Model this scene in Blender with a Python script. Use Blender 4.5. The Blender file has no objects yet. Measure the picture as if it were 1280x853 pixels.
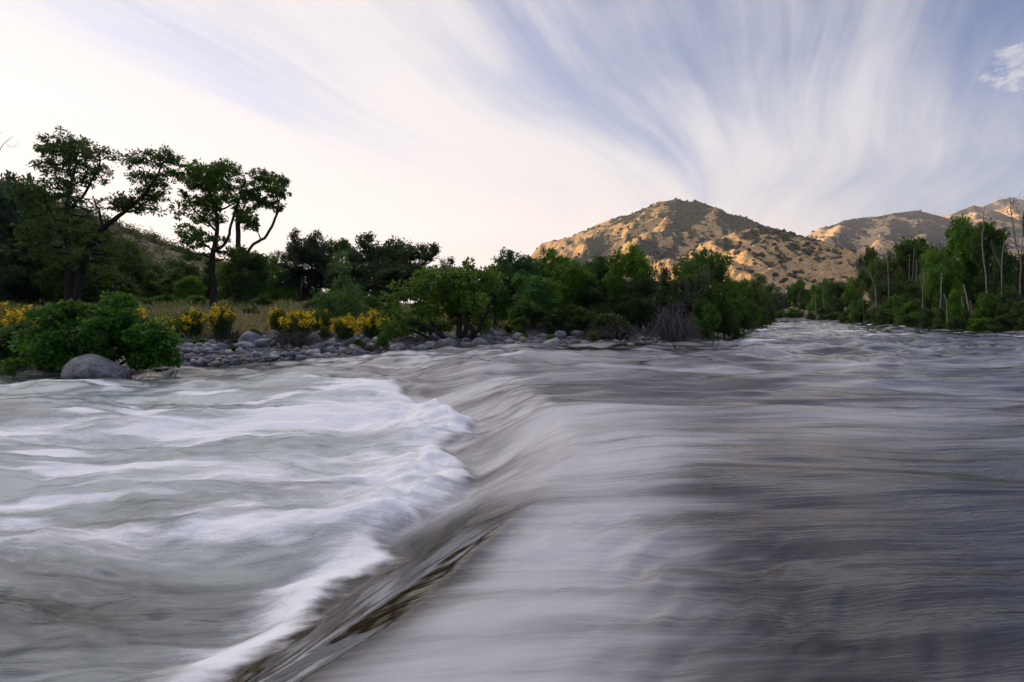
import bpy, bmesh, math, random
import numpy as np
from mathutils import Vector, Matrix
PI = math.pi
rng = np.random.default_rng(11)
random.seed(11)
SC = bpy.context.scene
COL = SC.collection

# ------------------------------------------------------------------ camera numbers
CAMH, FPX, HOR = 1.6, 711.0, 395.0          # eye height, focal length and horizon row of the 1280 px frame
def wx(px, Y): return (px - 640.0) / FPX * Y
def wz(py, Y): return CAMH + (HOR - py) / FPX * Y

# ------------------------------------------------------------------ noise
_P = np.random.default_rng(5).permutation(256).astype(np.int64)
_P = np.concatenate([_P, _P, _P])
_G = np.stack([np.cos(np.arange(256) * 2.399963), np.sin(np.arange(256) * 2.399963)], 1)
def noise(x, y, seed=0):
    x = np.asarray(x, float) + seed * 17.31; y = np.asarray(y, float) + seed * 9.77
    xi = np.floor(x).astype(np.int64); yi = np.floor(y).astype(np.int64)
    xf = x - xi; yf = y - yi
    u = xf * xf * xf * (xf * (xf * 6 - 15) + 10); v = yf * yf * yf * (yf * (yf * 6 - 15) + 10)
    def g(ix, iy, dx, dy):
        h = _P[_P[ix & 255] + (iy & 255)]
        return _G[h, 0] * dx + _G[h, 1] * dy
    a = g(xi, yi, xf, yf); b = g(xi + 1, yi, xf - 1, yf)
    c = g(xi, yi + 1, xf, yf - 1); d = g(xi + 1, yi + 1, xf - 1, yf - 1)
    return ((a + u * (b - a)) + v * ((c + u * (d - c)) - (a + u * (b - a)))) * 1.5
def fbm(x, y, o=4, seed=0, gain=.5):
    s = 0; a = 1; t = 0
    for i in range(o):
        s = s + a * noise(x * 2 ** i, y * 2 ** i, seed + i); t += a; a *= gain
    return s / t
def ridged(x, y, o=4, seed=0):
    s = 0; a = 1; t = 0
    for i in range(o):
        s = s + a * (1 - np.abs(noise(x * 2 ** i, y * 2 ** i, seed + i)) * 2); t += a; a *= .5
    return s / t
def ss(a, b, x):
    t = np.clip((np.asarray(x, float) - a) / (b - a), 0, 1); return t * t * (3 - 2 * t)

# ------------------------------------------------------------------ mesh helpers
def mesh_from(name, V, F, smooth=False, fattr=None, vattr=None):
    me = bpy.data.meshes.new(name)
    V = np.asarray(V, np.float32); F = np.asarray(F, np.int32)
    k = F.shape[1]
    me.vertices.add(len(V)); me.vertices.foreach_set('co', V.ravel())
    me.loops.add(F.size); me.loops.foreach_set('vertex_index', F.ravel())
    me.polygons.add(len(F))
    me.polygons.foreach_set('loop_start', np.arange(0, F.size, k, dtype=np.int32))
    me.polygons.foreach_set('use_smooth', np.full(len(F), smooth, bool))
    for n, arr in (fattr or {}).items():
        a = me.attributes.new(n, 'FLOAT', 'FACE'); a.data.foreach_set('value', np.asarray(arr, np.float32))
    for n, arr in (vattr or {}).items():
        arr = np.asarray(arr, np.float32)
        if arr.ndim == 2:
            a = me.attributes.new(n, 'FLOAT_VECTOR', 'POINT'); a.data.foreach_set('vector', arr.ravel())
        else:
            a = me.attributes.new(n, 'FLOAT', 'POINT'); a.data.foreach_set('value', arr)
    me.update(calc_edges=True); me.validate()
    return me
def link(name, me, mat=None, parent=None, color=None, loc=None):
    o = bpy.data.objects.new(name, me); COL.objects.link(o)
    if mat and me is not None and not me.materials: me.materials.append(mat)
    if parent: o.parent = parent
    if color: o.color = (*color, 1)
    if loc is not None: o.location = loc
    return o
def tag(o, label=None, cat=None, group=None, kind=None):
    if label: o['label'] = label
    if cat: o['category'] = cat
    if group: o['group'] = group
    if kind: o['kind'] = kind
    return o
def empty(name, loc, rz=0):
    o = bpy.data.objects.new(name, None); COL.objects.link(o)
    o.location = loc; o.rotation_euler.z = rz; o.empty_display_size = .3
    return o

class Tubes:
    def __init__(s): s.V = []; s.F = []; s.n = 0
    def add(s, pts, rad, k=6):
        pts = np.asarray(pts, float); m = len(pts)
        rad = np.broadcast_to(np.asarray(rad, float), (m,))
        T = np.gradient(pts, axis=0); T /= np.linalg.norm(T, axis=1)[:, None] + 1e-9
        ref = np.array([0, 0, 1.]) if abs(T[0, 2]) < .8 else np.array([1., 0, 0])
        A = np.cross(T, ref); A /= np.linalg.norm(A, axis=1)[:, None] + 1e-9
        B = np.cross(T, A)
        th = np.arange(k) * 2 * PI / k
        ring = pts[:, None, :] + rad[:, None, None] * (np.cos(th)[None, :, None] * A[:, None, :] + np.sin(th)[None, :, None] * B[:, None, :])
        V = np.concatenate([ring.reshape(-1, 3), pts[-1:] + T[-1:] * rad[-1]])
        i = np.arange(m - 1)[:, None] * k; j = np.arange(k)[None, :]; j2 = (j + 1) % k
        F = np.stack([i + j, i + j2, i + k + j2, i + k + j], -1).reshape(-1, 4)
        tip = m * k; b = (m - 1) * k; jj = np.arange(k)
        F2 = np.stack([b + jj, b + (jj + 1) % k, np.full(k, tip), np.full(k, tip)], -1)
        s.V.append(V); s.F.append(F + s.n); s.F.append(F2 + s.n); s.n += len(V)
    def mesh(s, name):
        F = np.concatenate(s.F); V = np.concatenate(s.V)
        q = F[:, 2] != F[:, 3]
        me = bpy.data.meshes.new(name)
        sizes = np.where(q, 4, 3)
        loops = np.concatenate([f[:n] for f, n in zip(F.tolist(), sizes.tolist())]).astype(np.int32)
        me.vertices.add(len(V)); me.vertices.foreach_set('co', V.astype(np.float32).ravel())
        me.loops.add(len(loops)); me.loops.foreach_set('vertex_index', loops)
        me.polygons.add(len(F)); me.polygons.foreach_set('loop_start', np.concatenate([[0], np.cumsum(sizes)[:-1]]).astype(np.int32))
        me.polygons.foreach_set('use_smooth', np.ones(len(F), bool))
        me.update(calc_edges=True)
        return me

def wiggle(a, b, n, amp, R, sag=0.):
    a = np.asarray(a, float); b = np.asarray(b, float)
    t = np.linspace(0, 1, n)[:, None]
    p = a + (b - a) * t
    L = np.linalg.norm(b - a)
    off = R.normal(0, 1, (n, 3)) * amp * L; off[0] = 0; off[-1] = 0
    p = p + off; p[:, 2] += sag * L * np.sin(t[:, 0] * PI)
    return p
def smooth_path(P, n):
    P = np.asarray(P, float); m = len(P)
    t = np.linspace(0, m - 1, n); out = []
    for x in t:
        i = min(int(x), m - 2); f = x - i
        p0 = P[max(i - 1, 0)]; p1 = P[i]; p2 = P[i + 1]; p3 = P[min(i + 2, m - 1)]
        out.append(.5 * ((2 * p1) + (-p0 + p2) * f + (2 * p0 - 5 * p1 + 4 * p2 - p3) * f * f + (-p0 + 3 * p1 - 3 * p2 + p3) * f ** 3))
    return np.array(out)

def leaf_quads(P, out, L, R, width=.55, droop=.2, tint=None, up=.35):
    n = len(P)
    a = R.normal(0, 1, (n, 3)) * .8 + out * .7; a[:, 2] -= droop
    a /= np.linalg.norm(a, axis=1)[:, None] + 1e-9
    r = R.normal(0, 1, (n, 3)); r[:, 2] += up * 2
    b = np.cross(a, r); b /= np.linalg.norm(b, axis=1)[:, None] + 1e-9
    nn = np.cross(b, a)
    L = L * R.uniform(.65, 1.35, n)[:, None]
    V = np.empty((n, 4, 3))
    V[:, 0] = P; V[:, 1] = P + a * L * .5 + b * L * width * .5 + nn * L * .1
    V[:, 2] = P + a * L; V[:, 3] = P + a * L * .5 - b * L * width * .5 + nn * L * .1
    F = np.arange(n * 4).reshape(n, 4)
    return V.reshape(-1, 3), F
def crown_mesh(name, blobs, n_leaves, L, R, width=.55, droop=.2, sub=9, spread=.24, shell=.5):
    """blobs: (x,y,z,rx,ry,rz); clumps of leaves spread through each blob"""
    vol = np.array([b[3] * b[5] for b in blobs]); vol = vol / vol.sum()
    Ps, Os, Ts = [], [], []
    for b, w in zip(blobs, vol):
        n = max(20, int(n_leaves * w)); k = max(3, int(sub * R.uniform(.8, 1.3)))
        c = np.array(b[:3]); r = np.array(b[3:])
        d = R.normal(0, 1, (k, 3)); d /= np.linalg.norm(d, axis=1)[:, None]
        cen = d * (shell + (1.05 - shell) * R.random((k, 1)) ** .6)
        which = R.integers(0, k, n)
        tt = R.uniform(.6, 1.4, k)
        sz = R.uniform(.6, 1.35, k)
        p = cen[which] + R.normal(0, spread, (n, 3)) * sz[which][:, None]
        Ps.append(c + p * r); o = p / (np.linalg.norm(p, axis=1)[:, None] + 1e-6); Os.append(o)
        Ts.append(tt[which] * R.uniform(.75, 1.25, n))
    P = np.concatenate(Ps); O = np.concatenate(Os); T = np.concatenate(Ts)
    V, F = leaf_quads(P, O, L, R, width, droop)
    return mesh_from(name, V, F, False, {'tint': T})

def trunk_to_blobs(tb, limbs, blobs, R, rtip=.012, rbase=.045, per=3):
    """thin limbs from the nearest limb point into every blob"""
    allp = np.concatenate([l[0] for l in limbs]); allr = np.concatenate([l[1] for l in limbs])
    for b in blobs:
        c = np.array(b[:3])
        low = allp[:, 2] < c[2] + .3
        d = np.linalg.norm(allp - c, axis=1) + np.where(low, 0, 3.)
        i = int(np.argmin(d)); r0 = min(max(allr[i] * .55, .02), rbase * 1.6)
        tb.add(wiggle(allp[i], c, 6, .05, R, .06), np.linspace(r0, rtip * 1.6, 6), 5)
        for _ in range(per):
            e = c + R.normal(0, .55, 3) * np.array(b[3:])
            tb.add(wiggle(c, e, 4, .06, R), np.linspace(rtip * 1.5, rtip * .5, 4), 4)

# ------------------------------------------------------------------ material helpers
def newmat(name):
    m = bpy.data.materials.new(name); m.use_nodes = True
    nt = m.node_tree; nt.nodes.clear()
    return m, nt
def nd(nt, t, **kw):
    n = nt.nodes.new(t)
    for k, v in kw.items():
        if k.startswith('_'): setattr(n, k[1:], v)
        else:
            key = int(k[1:]) if k[0] == 'i' and k[1:].isdigit() else k.replace('__', ' ')
            s = n.inputs[key]
            if isinstance(v, bpy.types.NodeSocket): nt.links.new(v, s)
            else: s.default_value = v
    return n
def mth(nt, op, a, b=0., c=None, clamp=False):
    n = nt.nodes.new('ShaderNodeMath'); n.operation = op; n.use_clamp = clamp
    for i, v in enumerate((a, b, c)):
        if v is None: continue
        if isinstance(v, bpy.types.NodeSocket): nt.links.new(v, n.inputs[i])
        else: n.inputs[i].default_value = v
    return n.outputs[0]
def mixc(nt, f, a, b, blend='MIX'):
    n = nt.nodes.new('ShaderNodeMix'); n.data_type = 'RGBA'; n.blend_type = blend
    for i, v in ((0, f), (6, a), (7, b)):
        if isinstance(v, bpy.types.NodeSocket): nt.links.new(v, n.inputs[i])
        else: n.inputs[i].default_value = v if i == 0 else (*v[:3], 1)
    return n.outputs[2]
def mapr(nt, v, a, b, c=0., d=1., smooth=True):
    n = nt.nodes.new('ShaderNodeMapRange'); n.interpolation_type = 'SMOOTHSTEP' if smooth else 'LINEAR'
    nt.links.new(v, n.inputs[0])
    for i, x in enumerate((a, b, c, d)): n.inputs[i + 1].default_value = x
    return n.outputs[0]
def ntex(nt, vec, scale, detail=3, rough=.55, dist=0.):
    n = nt.nodes.new('ShaderNodeTexNoise')
    if vec is not None: nt.links.new(vec, n.inputs['Vector'])
    n.inputs['Scale'].default_value = scale; n.inputs['Detail'].default_value = detail
    n.inputs['Roughness'].default_value = rough; n.inputs['Distortion'].default_value = dist
    return n.outputs['Fac']
def mapping(nt, vec, scale=(1, 1, 1), loc=(0, 0, 0), rot=(0, 0, 0)):
    n = nt.nodes.new('ShaderNodeMapping'); nt.links.new(vec, n.inputs[0])
    n.inputs['Scale'].default_value = scale; n.inputs['Location'].default_value = loc; n.inputs['Rotation'].default_value = rot
    return n.outputs[0]
def bump(nt, h, dist, strength=1.):
    n = nt.nodes.new('ShaderNodeBump'); nt.links.new(h, n.inputs['Height'])
    n.inputs['Distance'].default_value = dist; n.inputs['Strength'].default_value = strength
    return n.outputs[0]
def out(nt, sh):
    o = nt.nodes.new('ShaderNodeOutputMaterial'); nt.links.new(sh, o.inputs[0])

def leaf_material():
    m, nt = newmat('leaf')
    oi = nd(nt, 'ShaderNodeObjectInfo'); at = nd(nt, 'ShaderNodeAttribute', _attribute_name='tint')
    hs = nd(nt, 'ShaderNodeHueSaturation', Color=oi.outputs['Color'], Value=mth(nt, 'MULTIPLY', at.outputs['Fac'], 1.12))
    hue = mapr(nt, at.outputs['Fac'], .6, 1.5, .515, .475, False); nt.links.new(hue, hs.inputs['Hue'])
    p = nd(nt, 'ShaderNodeBsdfPrincipled', Base__Color=hs.outputs[0], Roughness=.5)
    p.inputs['Specular IOR Level'].default_value = .35
    t = nd(nt, 'ShaderNodeBsdfTranslucent', Color=mixc(nt, .5, hs.outputs[0], (.12, .16, .01)))
    mx = nd(nt, 'ShaderNodeMixShader', i0=.44, i1=p.outputs[0], i2=t.outputs[0])
    out(nt, mx.outputs[0]); return m
def flower_material():
    m, nt = newmat('petal')
    at = nd(nt, 'ShaderNodeAttribute', _attribute_name='tint')
    c = mixc(nt, mapr(nt, at.outputs['Fac'], .6, 1.5), (.88, .52, .01), (.95, .78, .03))
    p = nd(nt, 'ShaderNodeBsdfPrincipled', Base__Color=c, Roughness=.6)
    t = nd(nt, 'ShaderNodeBsdfTranslucent', Color=c)
    mx = nd(nt, 'ShaderNodeMixShader', i0=.3, i1=p.outputs[0], i2=t.outputs[0])
    out(nt, mx.outputs[0]); return m
def bark_material():
    m, nt = newmat('bark')
    oi = nd(nt, 'ShaderNodeObjectInfo'); tc = nd(nt, 'ShaderNodeTexCoord')
    v = mapping(nt, tc.outputs['Object'], (6, 6, 1.2))
    f = ntex(nt, v, 2.2, 5, .65)
    c = mixc(nt, mapr(nt, f, .3, .7), mixc(nt, 1., oi.outputs['Color'], (.45, .42, .4), 'MULTIPLY'), oi.outputs['Color'])
    p = nd(nt, 'ShaderNodeBsdfPrincipled', Base__Color=c, Roughness=.9, Normal=bump(nt, f, .05, .8))
    p.inputs['Specular IOR Level'].default_value = .15
    out(nt, p.outputs[0]); return m
def rock_material():
    m, nt = newmat('river_rock')
    oi = nd(nt, 'ShaderNodeObjectInfo'); tc = nd(nt, 'ShaderNodeTexCoord'); ge = nd(nt, 'ShaderNodeNewGeometry')
    pos = ge.outputs['Position']
    f1 = ntex(nt, pos, 3.5, 5, .6); f2 = ntex(nt, pos, 38, 3, .7); f3 = ntex(nt, pos, 11, 5, .7, .8)
    vc = nd(nt, 'ShaderNodeTexVoronoi', _feature='DISTANCE_TO_EDGE', Vector=nd(nt, 'ShaderNodeVectorMath', i0=pos, i1=nd(nt, 'ShaderNodeTexNoise', Vector=pos, Scale=4.).outputs['Color']).outputs[0], Scale=1.1)
    crack = mapr(nt, vc.outputs['Distance'], .0, .035, 1, 0)
    c = mixc(nt, mapr(nt, f1, .3, .72), mixc(nt, 1., oi.outputs['Color'], (.55, .53, .52), 'MULTIPLY'), oi.outputs['Color'])
    c = mixc(nt, mapr(nt, f3, .52, .66, 0, .5), c, (.11, .105, .095))
    c = mixc(nt, mth(nt, 'MULTIPLY', crack, .6), c, (.05, .05, .05))
    c = mixc(nt, mapr(nt, f2, .55, .72, 0, .55), c, (.06, .06, .065))
    c = mixc(nt, mapr(nt, f2, .28, .42, .4, 0), c, (.55, .53, .5))
    zz = nd(nt, 'ShaderNodeSeparateXYZ', Vector=pos).outputs[2]
    wet = mapr(nt, mth(nt, 'ADD', zz, mth(nt, 'MULTIPLY', f1, .25)), -.24, -.12, 1, 0)
    c = mixc(nt, mth(nt, 'MULTIPLY', wet, .6), c, (.035, .034, .036))
    p = nd(nt, 'ShaderNodeBsdfPrincipled', Base__Color=c, Roughness=mapr(nt, wet, 0, 1, .82, .35), Normal=bump(nt, mth(nt, 'SUBTRACT', mth(nt, 'ADD', mth(nt, 'ADD', f1, mth(nt, 'MULTIPLY', f3, .7)), mth(nt, 'MULTIPLY', f2, .35)), mth(nt, 'MULTIPLY', crack, .5)), .07, .9))
    p.inputs['Specular IOR Level'].default_value = .3
    out(nt, p.outputs[0]); return m
LEAF = leaf_material(); PETAL = flower_material(); BARK = bark_material(); ROCK = rock_material()

def ground_material():
    m, nt = newmat('bank_soil')
    ge = nd(nt, 'ShaderNodeNewGeometry'); pos = ge.outputs['Position']
    at = nd(nt, 'ShaderNodeAttribute', _attribute_name='shore'); sh = at.outputs['Fac']
    n1 = ntex(nt, pos, .35, 5, .6); n2 = ntex(nt, pos, 5, 4, .65); n3 = ntex(nt, pos, .03, 4, .6)
    vo = nd(nt, 'ShaderNodeTexVoronoi', Vector=pos, Scale=4.5)
    gravel = mixc(nt, mapr(nt, vo.outputs['Distance'], .1, .55), (.34, .33, .32), (.07, .066, .062))
    gravel = mixc(nt, mapr(nt, n2, .4, .65, 0, .6), gravel, (.2, .18, .155))
    soil = mixc(nt, mapr(nt, n1, .35, .65), (.09, .075, .042), (.20, .16, .085))
    soil = mixc(nt, mapr(nt, n2, .4, .7, 0, .5), soil, (.06, .07, .03))
    hillc = mixc(nt, mapr(nt, n3, .42, .6), (.20, .14, .085), (.06, .065, .035))
    edge = mth(nt, 'ADD', sh, mth(nt, 'MULTIPLY', mth(nt, 'SUBTRACT', n1, .5), 7.))
    c = mixc(nt, mapr(nt, edge, 7., 9.5), gravel, soil)
    c = mixc(nt, mapr(nt, sh, 60, 160), c, hillc)
    p = nd(nt, 'ShaderNodeBsdfPrincipled', Base__Color=c, Roughness=.95, Normal=bump(nt, mth(nt, 'ADD', n2, vo.outputs['Distance']), .05, .6))
    p.inputs['Specular IOR Level'].default_value = .1
    out(nt, p.outputs[0]); return m
def mountain_material(name, g0, g1, scrub, sc, amount):
    m, nt = newmat(name)
    ge = nd(nt, 'ShaderNodeNewGeometry'); pos = ge.outputs['Position']
    at = nd(nt, 'ShaderNodeAttribute', _attribute_name='scrub'); s = at.outputs['Fac']
    n1 = ntex(nt, pos, .004 * sc, 5, .6); n2 = ntex(nt, pos, .03 * sc, 5, .65); n3 = ntex(nt, pos, .12 * sc, 3, .6)
    g = mixc(nt, mapr(nt, n2, .35, .65), g0, g1)
    g = mixc(nt, mapr(nt, n3, .5, .7, 0, .35), g, (.13, .10, .07))
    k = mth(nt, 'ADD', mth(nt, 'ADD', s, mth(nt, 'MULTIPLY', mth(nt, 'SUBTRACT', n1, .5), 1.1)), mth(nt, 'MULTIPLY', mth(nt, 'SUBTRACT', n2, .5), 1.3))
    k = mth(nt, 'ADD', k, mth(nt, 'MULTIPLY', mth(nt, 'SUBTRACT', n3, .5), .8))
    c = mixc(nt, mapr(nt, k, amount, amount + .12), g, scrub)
    c = mixc(nt, mapr(nt, n3, .35, .65, 0, .25), c, (.03, .035, .025))
    p = nd(nt, 'ShaderNodeBsdfPrincipled', Base__Color=c, Roughness=1., Normal=bump(nt, mth(nt, 'ADD', n2, mth(nt, 'MULTIPLY', n3, .4)), 10., .6))
    p.inputs['Specular IOR Level'].default_value = 0
    out(nt, p.outputs[0]); return m

# ------------------------------------------------------------------ river: levels, banks
YL = np.array([0, 2.0, 2.5, 3.0, 4.3, 5.3, 6.5, 8, 9.5, 11, 13, 16, 20, 25, 32, 60])
LL = np.array([-1.9, -1.15, -.77, -.45, .15, .55, 1.0, 1.15, 1.1, .9, .7, .6, 1., 2., 4., 10])
YF = np.array([0, 2.0, 2.5, 3.03, 3.6, 4.27, 4.86, 5.33, 5.9, 6.45, 7.2, 7.9, 8.9, 9.7, 11.1, 12.2, 13.5, 16, 20, 25, 32, 60])
FF = np.array([-3.4, -2.45, -2.08, -1.75, -1.52, -1.36, -1.08, -1.32, -1.12, -.77, -.62, -.56, -1.15, -.95, -.72, -1.2, -2.1, -3.4, -5.5, -9, -13, -16])
DROP = .48
def lipfoot(Y): return np.interp(Y, YL, LL), np.interp(Y, YF, FF)
def level(X, Y):
    L, F = lipfoot(Y)
    t = np.clip(((L - X) / (L - F) - .12) / .84, 0, 1)
    w = .5 + .5 * ss(4.3, 6., Y)
    return -DROP * (w * t * t * (3 - 2 * t) + (1 - w) * t)
LEFTB = [(-500, 45), (-100, 27), (-40, 23), (-18.6, 20.7), (-15.1, 19.4), (-13.4, 19.6), (-13.1, 23), (-11.4, 26), (-6.4, 28.4), (-3.3, 29.5),
         (.4, 30), (8.2, 30.7), (12, 34), (17.9, 45), (26, 62), (36, 87), (43, 130), (30, 175), (-10, 205), (-200, 300), (-500, 420)]
RIGHTB = [(-500, 470), (-200, 345), (0, 245), (60, 218), (80, 195), (77, 150), (67, 103), (50, 63), (46, 52), (41, 30), (37, 8), (34, -14), (0, -16), (-60, -20), (-500, -35)]
RIVER = np.array(LEFTB + RIGHTB, float)
def shore_dist(X, Y):
    """metres to the shoreline, positive on land"""
    sh = np.shape(X); x = np.ravel(X).astype(float); y = np.ravel(Y).astype(float)
    best = np.full(len(x), 1e9); ins = np.zeros(len(x), bool)
    n = len(RIVER)
    for i in range(n):
        a = RIVER[i]; b = RIVER[(i + 1) % n]; d = b - a
        t = np.clip(((x - a[0]) * d[0] + (y - a[1]) * d[1]) / (d @ d), 0, 1)
        best = np.minimum(best, np.hypot(x - a[0] - t * d[0], y - a[1] - t * d[1]))
        cr = ((a[1] > y) != (b[1] > y))
        with np.errstate(divide='ignore', invalid='ignore'):
            xi = a[0] + (y - a[1]) / (b[1] - a[1]) * d[0] if b[1] != a[1] else np.full(len(x), -1e18)
        ins ^= cr & (x < xi)
    return np.where(ins, -best, best).reshape(sh)
def ridge_field(X, Y, lines, slope, base=0.):
    h = np.full(np.shape(X), -1e9)
    for ln in lines:
        for a, b in zip(ln[:-1], ln[1:]):
            a = np.array(a, float); b = np.array(b, float); d = b[:2] - a[:2]
            t = np.clip(((X - a[0]) * d[0] + (Y - a[1]) * d[1]) / (d @ d), 0, 1)
            r = np.hypot(X - a[0] - t * d[0], Y - a[1] - t * d[1]); hh = a[2] + t * (b[2] - a[2])
            v = hh - slope * (np.sqrt(r * r + 64) - 8)
            k = 6.0; m = np.maximum(h, v)
            h = np.where(h < -1e8, v, m + np.maximum(0, k - np.abs(h - v)) ** 2 / (4 * k))
    return h
HILL = [[(-98, 225, 4), (-139, 230, 14), (-200, 215, 42), (-280, 150, 84), (-330, 50, 98), (-330, -100, 98), (-300, -320, 95)],
        [(-139, 230, 14), (-225, 360, 40), (-380, 520, 75)], [(-280, 150, 84), (-420, 260, 100)], [(-200, 215, 42), (-235, 300, 57), (-300, 420, 70), (-420, 560, 95)], [(-280, 150, 84), (-330, 260, 102), (-430, 400, 116), (-550, 560, 126)]]
def ground_z(X, Y):
    X = np.asarray(X, float); Y = np.asarray(Y, float)
    d = shore_dist(X, Y)
    lv = level(X, np.clip(Y, 0, 60))
    up = np.interp(d, [0, 1.5, 4, 8, 12, 20, 35, 80, 250, 3000], [0, .18, .48, .95, 1.4, 2.05, 2.6, 3.7, 8, 20])
    dn = -np.minimum(1.3, -np.minimum(d, 0) * .3)
    z = lv * np.clip(1 - d / 25, 0, 1) + np.where(d > 0, up, dn)
    z = z + fbm(X * .35, Y * .35, 3, 3) * .22 * ss(.3, 4, d) + fbm(X * .03, Y * .03, 3, 8) * 1.0 * ss(25, 90, d)
    hl = ridge_field(X, Y, HILL, .38) + fbm(X * .02, Y * .02, 4, 21) * 7
    w = ss(25, 70, d)
    return z + np.maximum(0, hl - z) * w

def grid_faces(nr, nc, wrap=False):
    i = np.arange(nr - 1)[:, None]; j = np.arange(nc if wrap else nc - 1)[None, :]
    j2 = (j + 1) % nc
    return np.stack([i * nc + j, i * nc + j2, (i + 1) * nc + j2, (i + 1) * nc + j], -1).reshape(-1, 4)

def build_ground():
    def axis(c, w, n, far):
        t = np.linspace(-1, 1, n); k = 5.2
        return c + w * np.sinh(k * t) / np.sinh(k) * 0 + far * np.sinh(k * t) / np.sinh(k)
    x = axis(5, 0, 560, 7000); y = axis(40, 0, 560, 7000)
    X, Y = np.meshgrid(x, y)
    Z = ground_z(X, Y); D = shore_dist(X, Y)
    me = mesh_from('ground', np.stack([X, Y, Z], -1).reshape(-1, 3), grid_faces(len(y), len(x)), True, None, {'shore': D.ravel()})
    tag(link('ground', me, ground_material()), 'stony river bank and dry grassy flat beyond the water', 'ground', kind='structure')

# ------------------------------------------------------------------ water
def build_water():
    r = np.concatenate([[.25], np.geomspace(.8, 360, 900)])
    th = np.concatenate([np.linspace(-180, -56, 60, endpoint=False), np.linspace(-56, 56, 1000, endpoint=False), np.linspace(56, 180, 60, endpoint=False)]) * PI / 180
    Rr, T = np.meshgrid(r, th, indexing='ij')
    X = Rr * np.sin(T); Y = Rr * np.cos(T)
    L, F = lipfoot(Y)
    Z = level(X, Y)
    # scalloped foot of the drop
    wob = noise(Y * 1.1, X * .3, 40) * .14 + noise(Y * 2.7, X * .4, 41) * .06
    F2 = F + wob * ss(1.5, 3, Y)
    lee = F2 - X                                       # metres downstream of the foot
    # stream coordinates: along the flow, across the flow
    bend = ss(-1.2, 3.2, L - X)
    n = Y + .75 * bend - .05 * X * (X < 0) + fbm(X * .22, Y * .22, 2, 50) * .55 + noise(X * .9, Y * .9, 52) * .06
    s = X + fbm(X * .2, Y * .2, 2, 51) * .6
    near = 1 - ss(6, 13, Y); mid = ss(6, 13, Y) * (1 - ss(35, 70, Y)); far = ss(30, 70, Y)
    right = ss(-.6, 1.2, X - L); low = ss(-.1, .5, lee)
    h = near * right * (.017 * noise(s * .7, n * 3.0, 60) + .055 * fbm(s * .35, n * 1.0, 2, 61))
    # cross ripples by the lower middle of the frame
    rp = np.exp(-((X - .9) / 1.1) ** 2 - ((Y - 3.4) / 1.3) ** 2)
    h = h + rp * .026 * noise(X * 4.2 - Y * 4.6 + .9 * noise(X * .9, Y * .9, 62), Y * 1.3 + X * 1.5 + .5 * noise(X * 1.6, Y * 1.6, 64), 63) + np.exp(-((X - .7) / .9) ** 2 - ((Y - 2.2) / .5) ** 2) * -.05
    h = h + mid * (.20 * fbm(s * .25, n * .7, 3, 64) + .28 * noise(s * .10 + .1 * n, n * .36, 65) + .03 * noise(s * .8, n * 2.2, 66))
    h = h + far * (.45 * fbm(s * .12, n * .22, 3, 67) + .16 * noise(s * .4, n * .7, 68))
    chop = ss(10, 24, Y) * (1 - low * .5)
    h = h + chop * .10 * (1 - 2 * np.abs(noise(s * .45, n * .9, 69)))
    tongue = ss(0, .25, (L - X) / (L - F)) * (1 - low)
    h = h + tongue * (.004 * noise(Y * 1.6 + X * .8, X * 7. - Y * 3.2, 70) + .040 * noise(Y * .6 + X * .3, X * 2.3 - Y * 1.05, 71) + .018 * noise(Y * 1.1 - X * .5, X * 4.2 - Y * 1.7, 76) * (1 - ss(3.5, 5.5, Y))) * ss(1.5, 3, Y)
    # standing waves peeling off beyond the drop
    h = h + .24 * np.exp(-((Y - 15.5 + X * .1) / 1.3) ** 2) * np.exp(-((X + 4.5) / 3.2) ** 2)
    h = h + .26 * np.exp(-((Y - 17.3) / .9) ** 2) * np.exp(-((X + 1.6) / 1.4) ** 2)
    h = h + .07 * np.exp(-((Y - 12.6 - .25 * X) / .7) ** 2) * np.exp(-((X - 1.2) / 2.) ** 2)
    for (wx_, wy_, sx_, sy_, am_) in ((3.2, 15.2, 2.2, .5, .10), (6.5, 18.5, 3., .8, .13), (1.2, 20.5, 2.5, .9, .14), (10., 22., 3.5, .9, .13), (-7.5, 19., 3., .8, .12), (5., 12.2, 2.5, .6, .045), (15., 27., 5., 1.2, .15), (8., 9.5, 2.6, .35, .05)):
        h = h + 1.5 * am_ * np.exp(-((X - wx_) / sx_) ** 2 - ((Y - wy_ - .12 * (X - wx_)) / sy_) ** 2)
    # lower basin: rolling swells
    h = h + low * (1 - ss(14, 30, Y)) * (.17 * fbm(s * .5 + n * .25, n * .9 - s * .12, 4, 72) + .15 * noise(s * .25 + n * .1, n * .5, 73))
    h = h + low * (1 - ss(8, 14, Y)) * (.030 * noise(s * 1.5 - n * .9, n * 2.8 + s * .9, 74) + .014 * noise(s * 3.2 - n * 1.5, n * 6. + s * 1.6, 75)) * ss(.3, 1.2, lee)
    # hydraulic jump: heaps of broken water, tallest in two lobes
    pile = np.interp(Y, [1, 2.5, 4, 5, 6.0, 7.0, 8.0, 9.0, 10.0, 10.8, 12.0, 13.5, 17], [.015, .02, .03, .03, .09, .19, .16, .05, .16, .27, .24, .07, 0])
    wid = np.interp(Y, [1, 4, 5.5, 7, 9, 11, 13, 17], [.25, .35, .6, 1.1, .8, 1.2, 1.0, .8])
    prof = ss(-.22, .15 + wid * .3, lee) * np.exp(-(np.maximum(lee - wid * .4, 0) / wid) ** 2)
    rough = fbm(X * 1.5, Y * 1.5, 3, 80); fine = fbm(X * 4.5, Y * 4.5, 4, 84)
    soft = fbm(s * 1.1 + n * .5, n * 2.6, 3, 87)
    h = h + pile * prof * (1.1 + .9 * rough + .5 * soft + .22 * fine)
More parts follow.
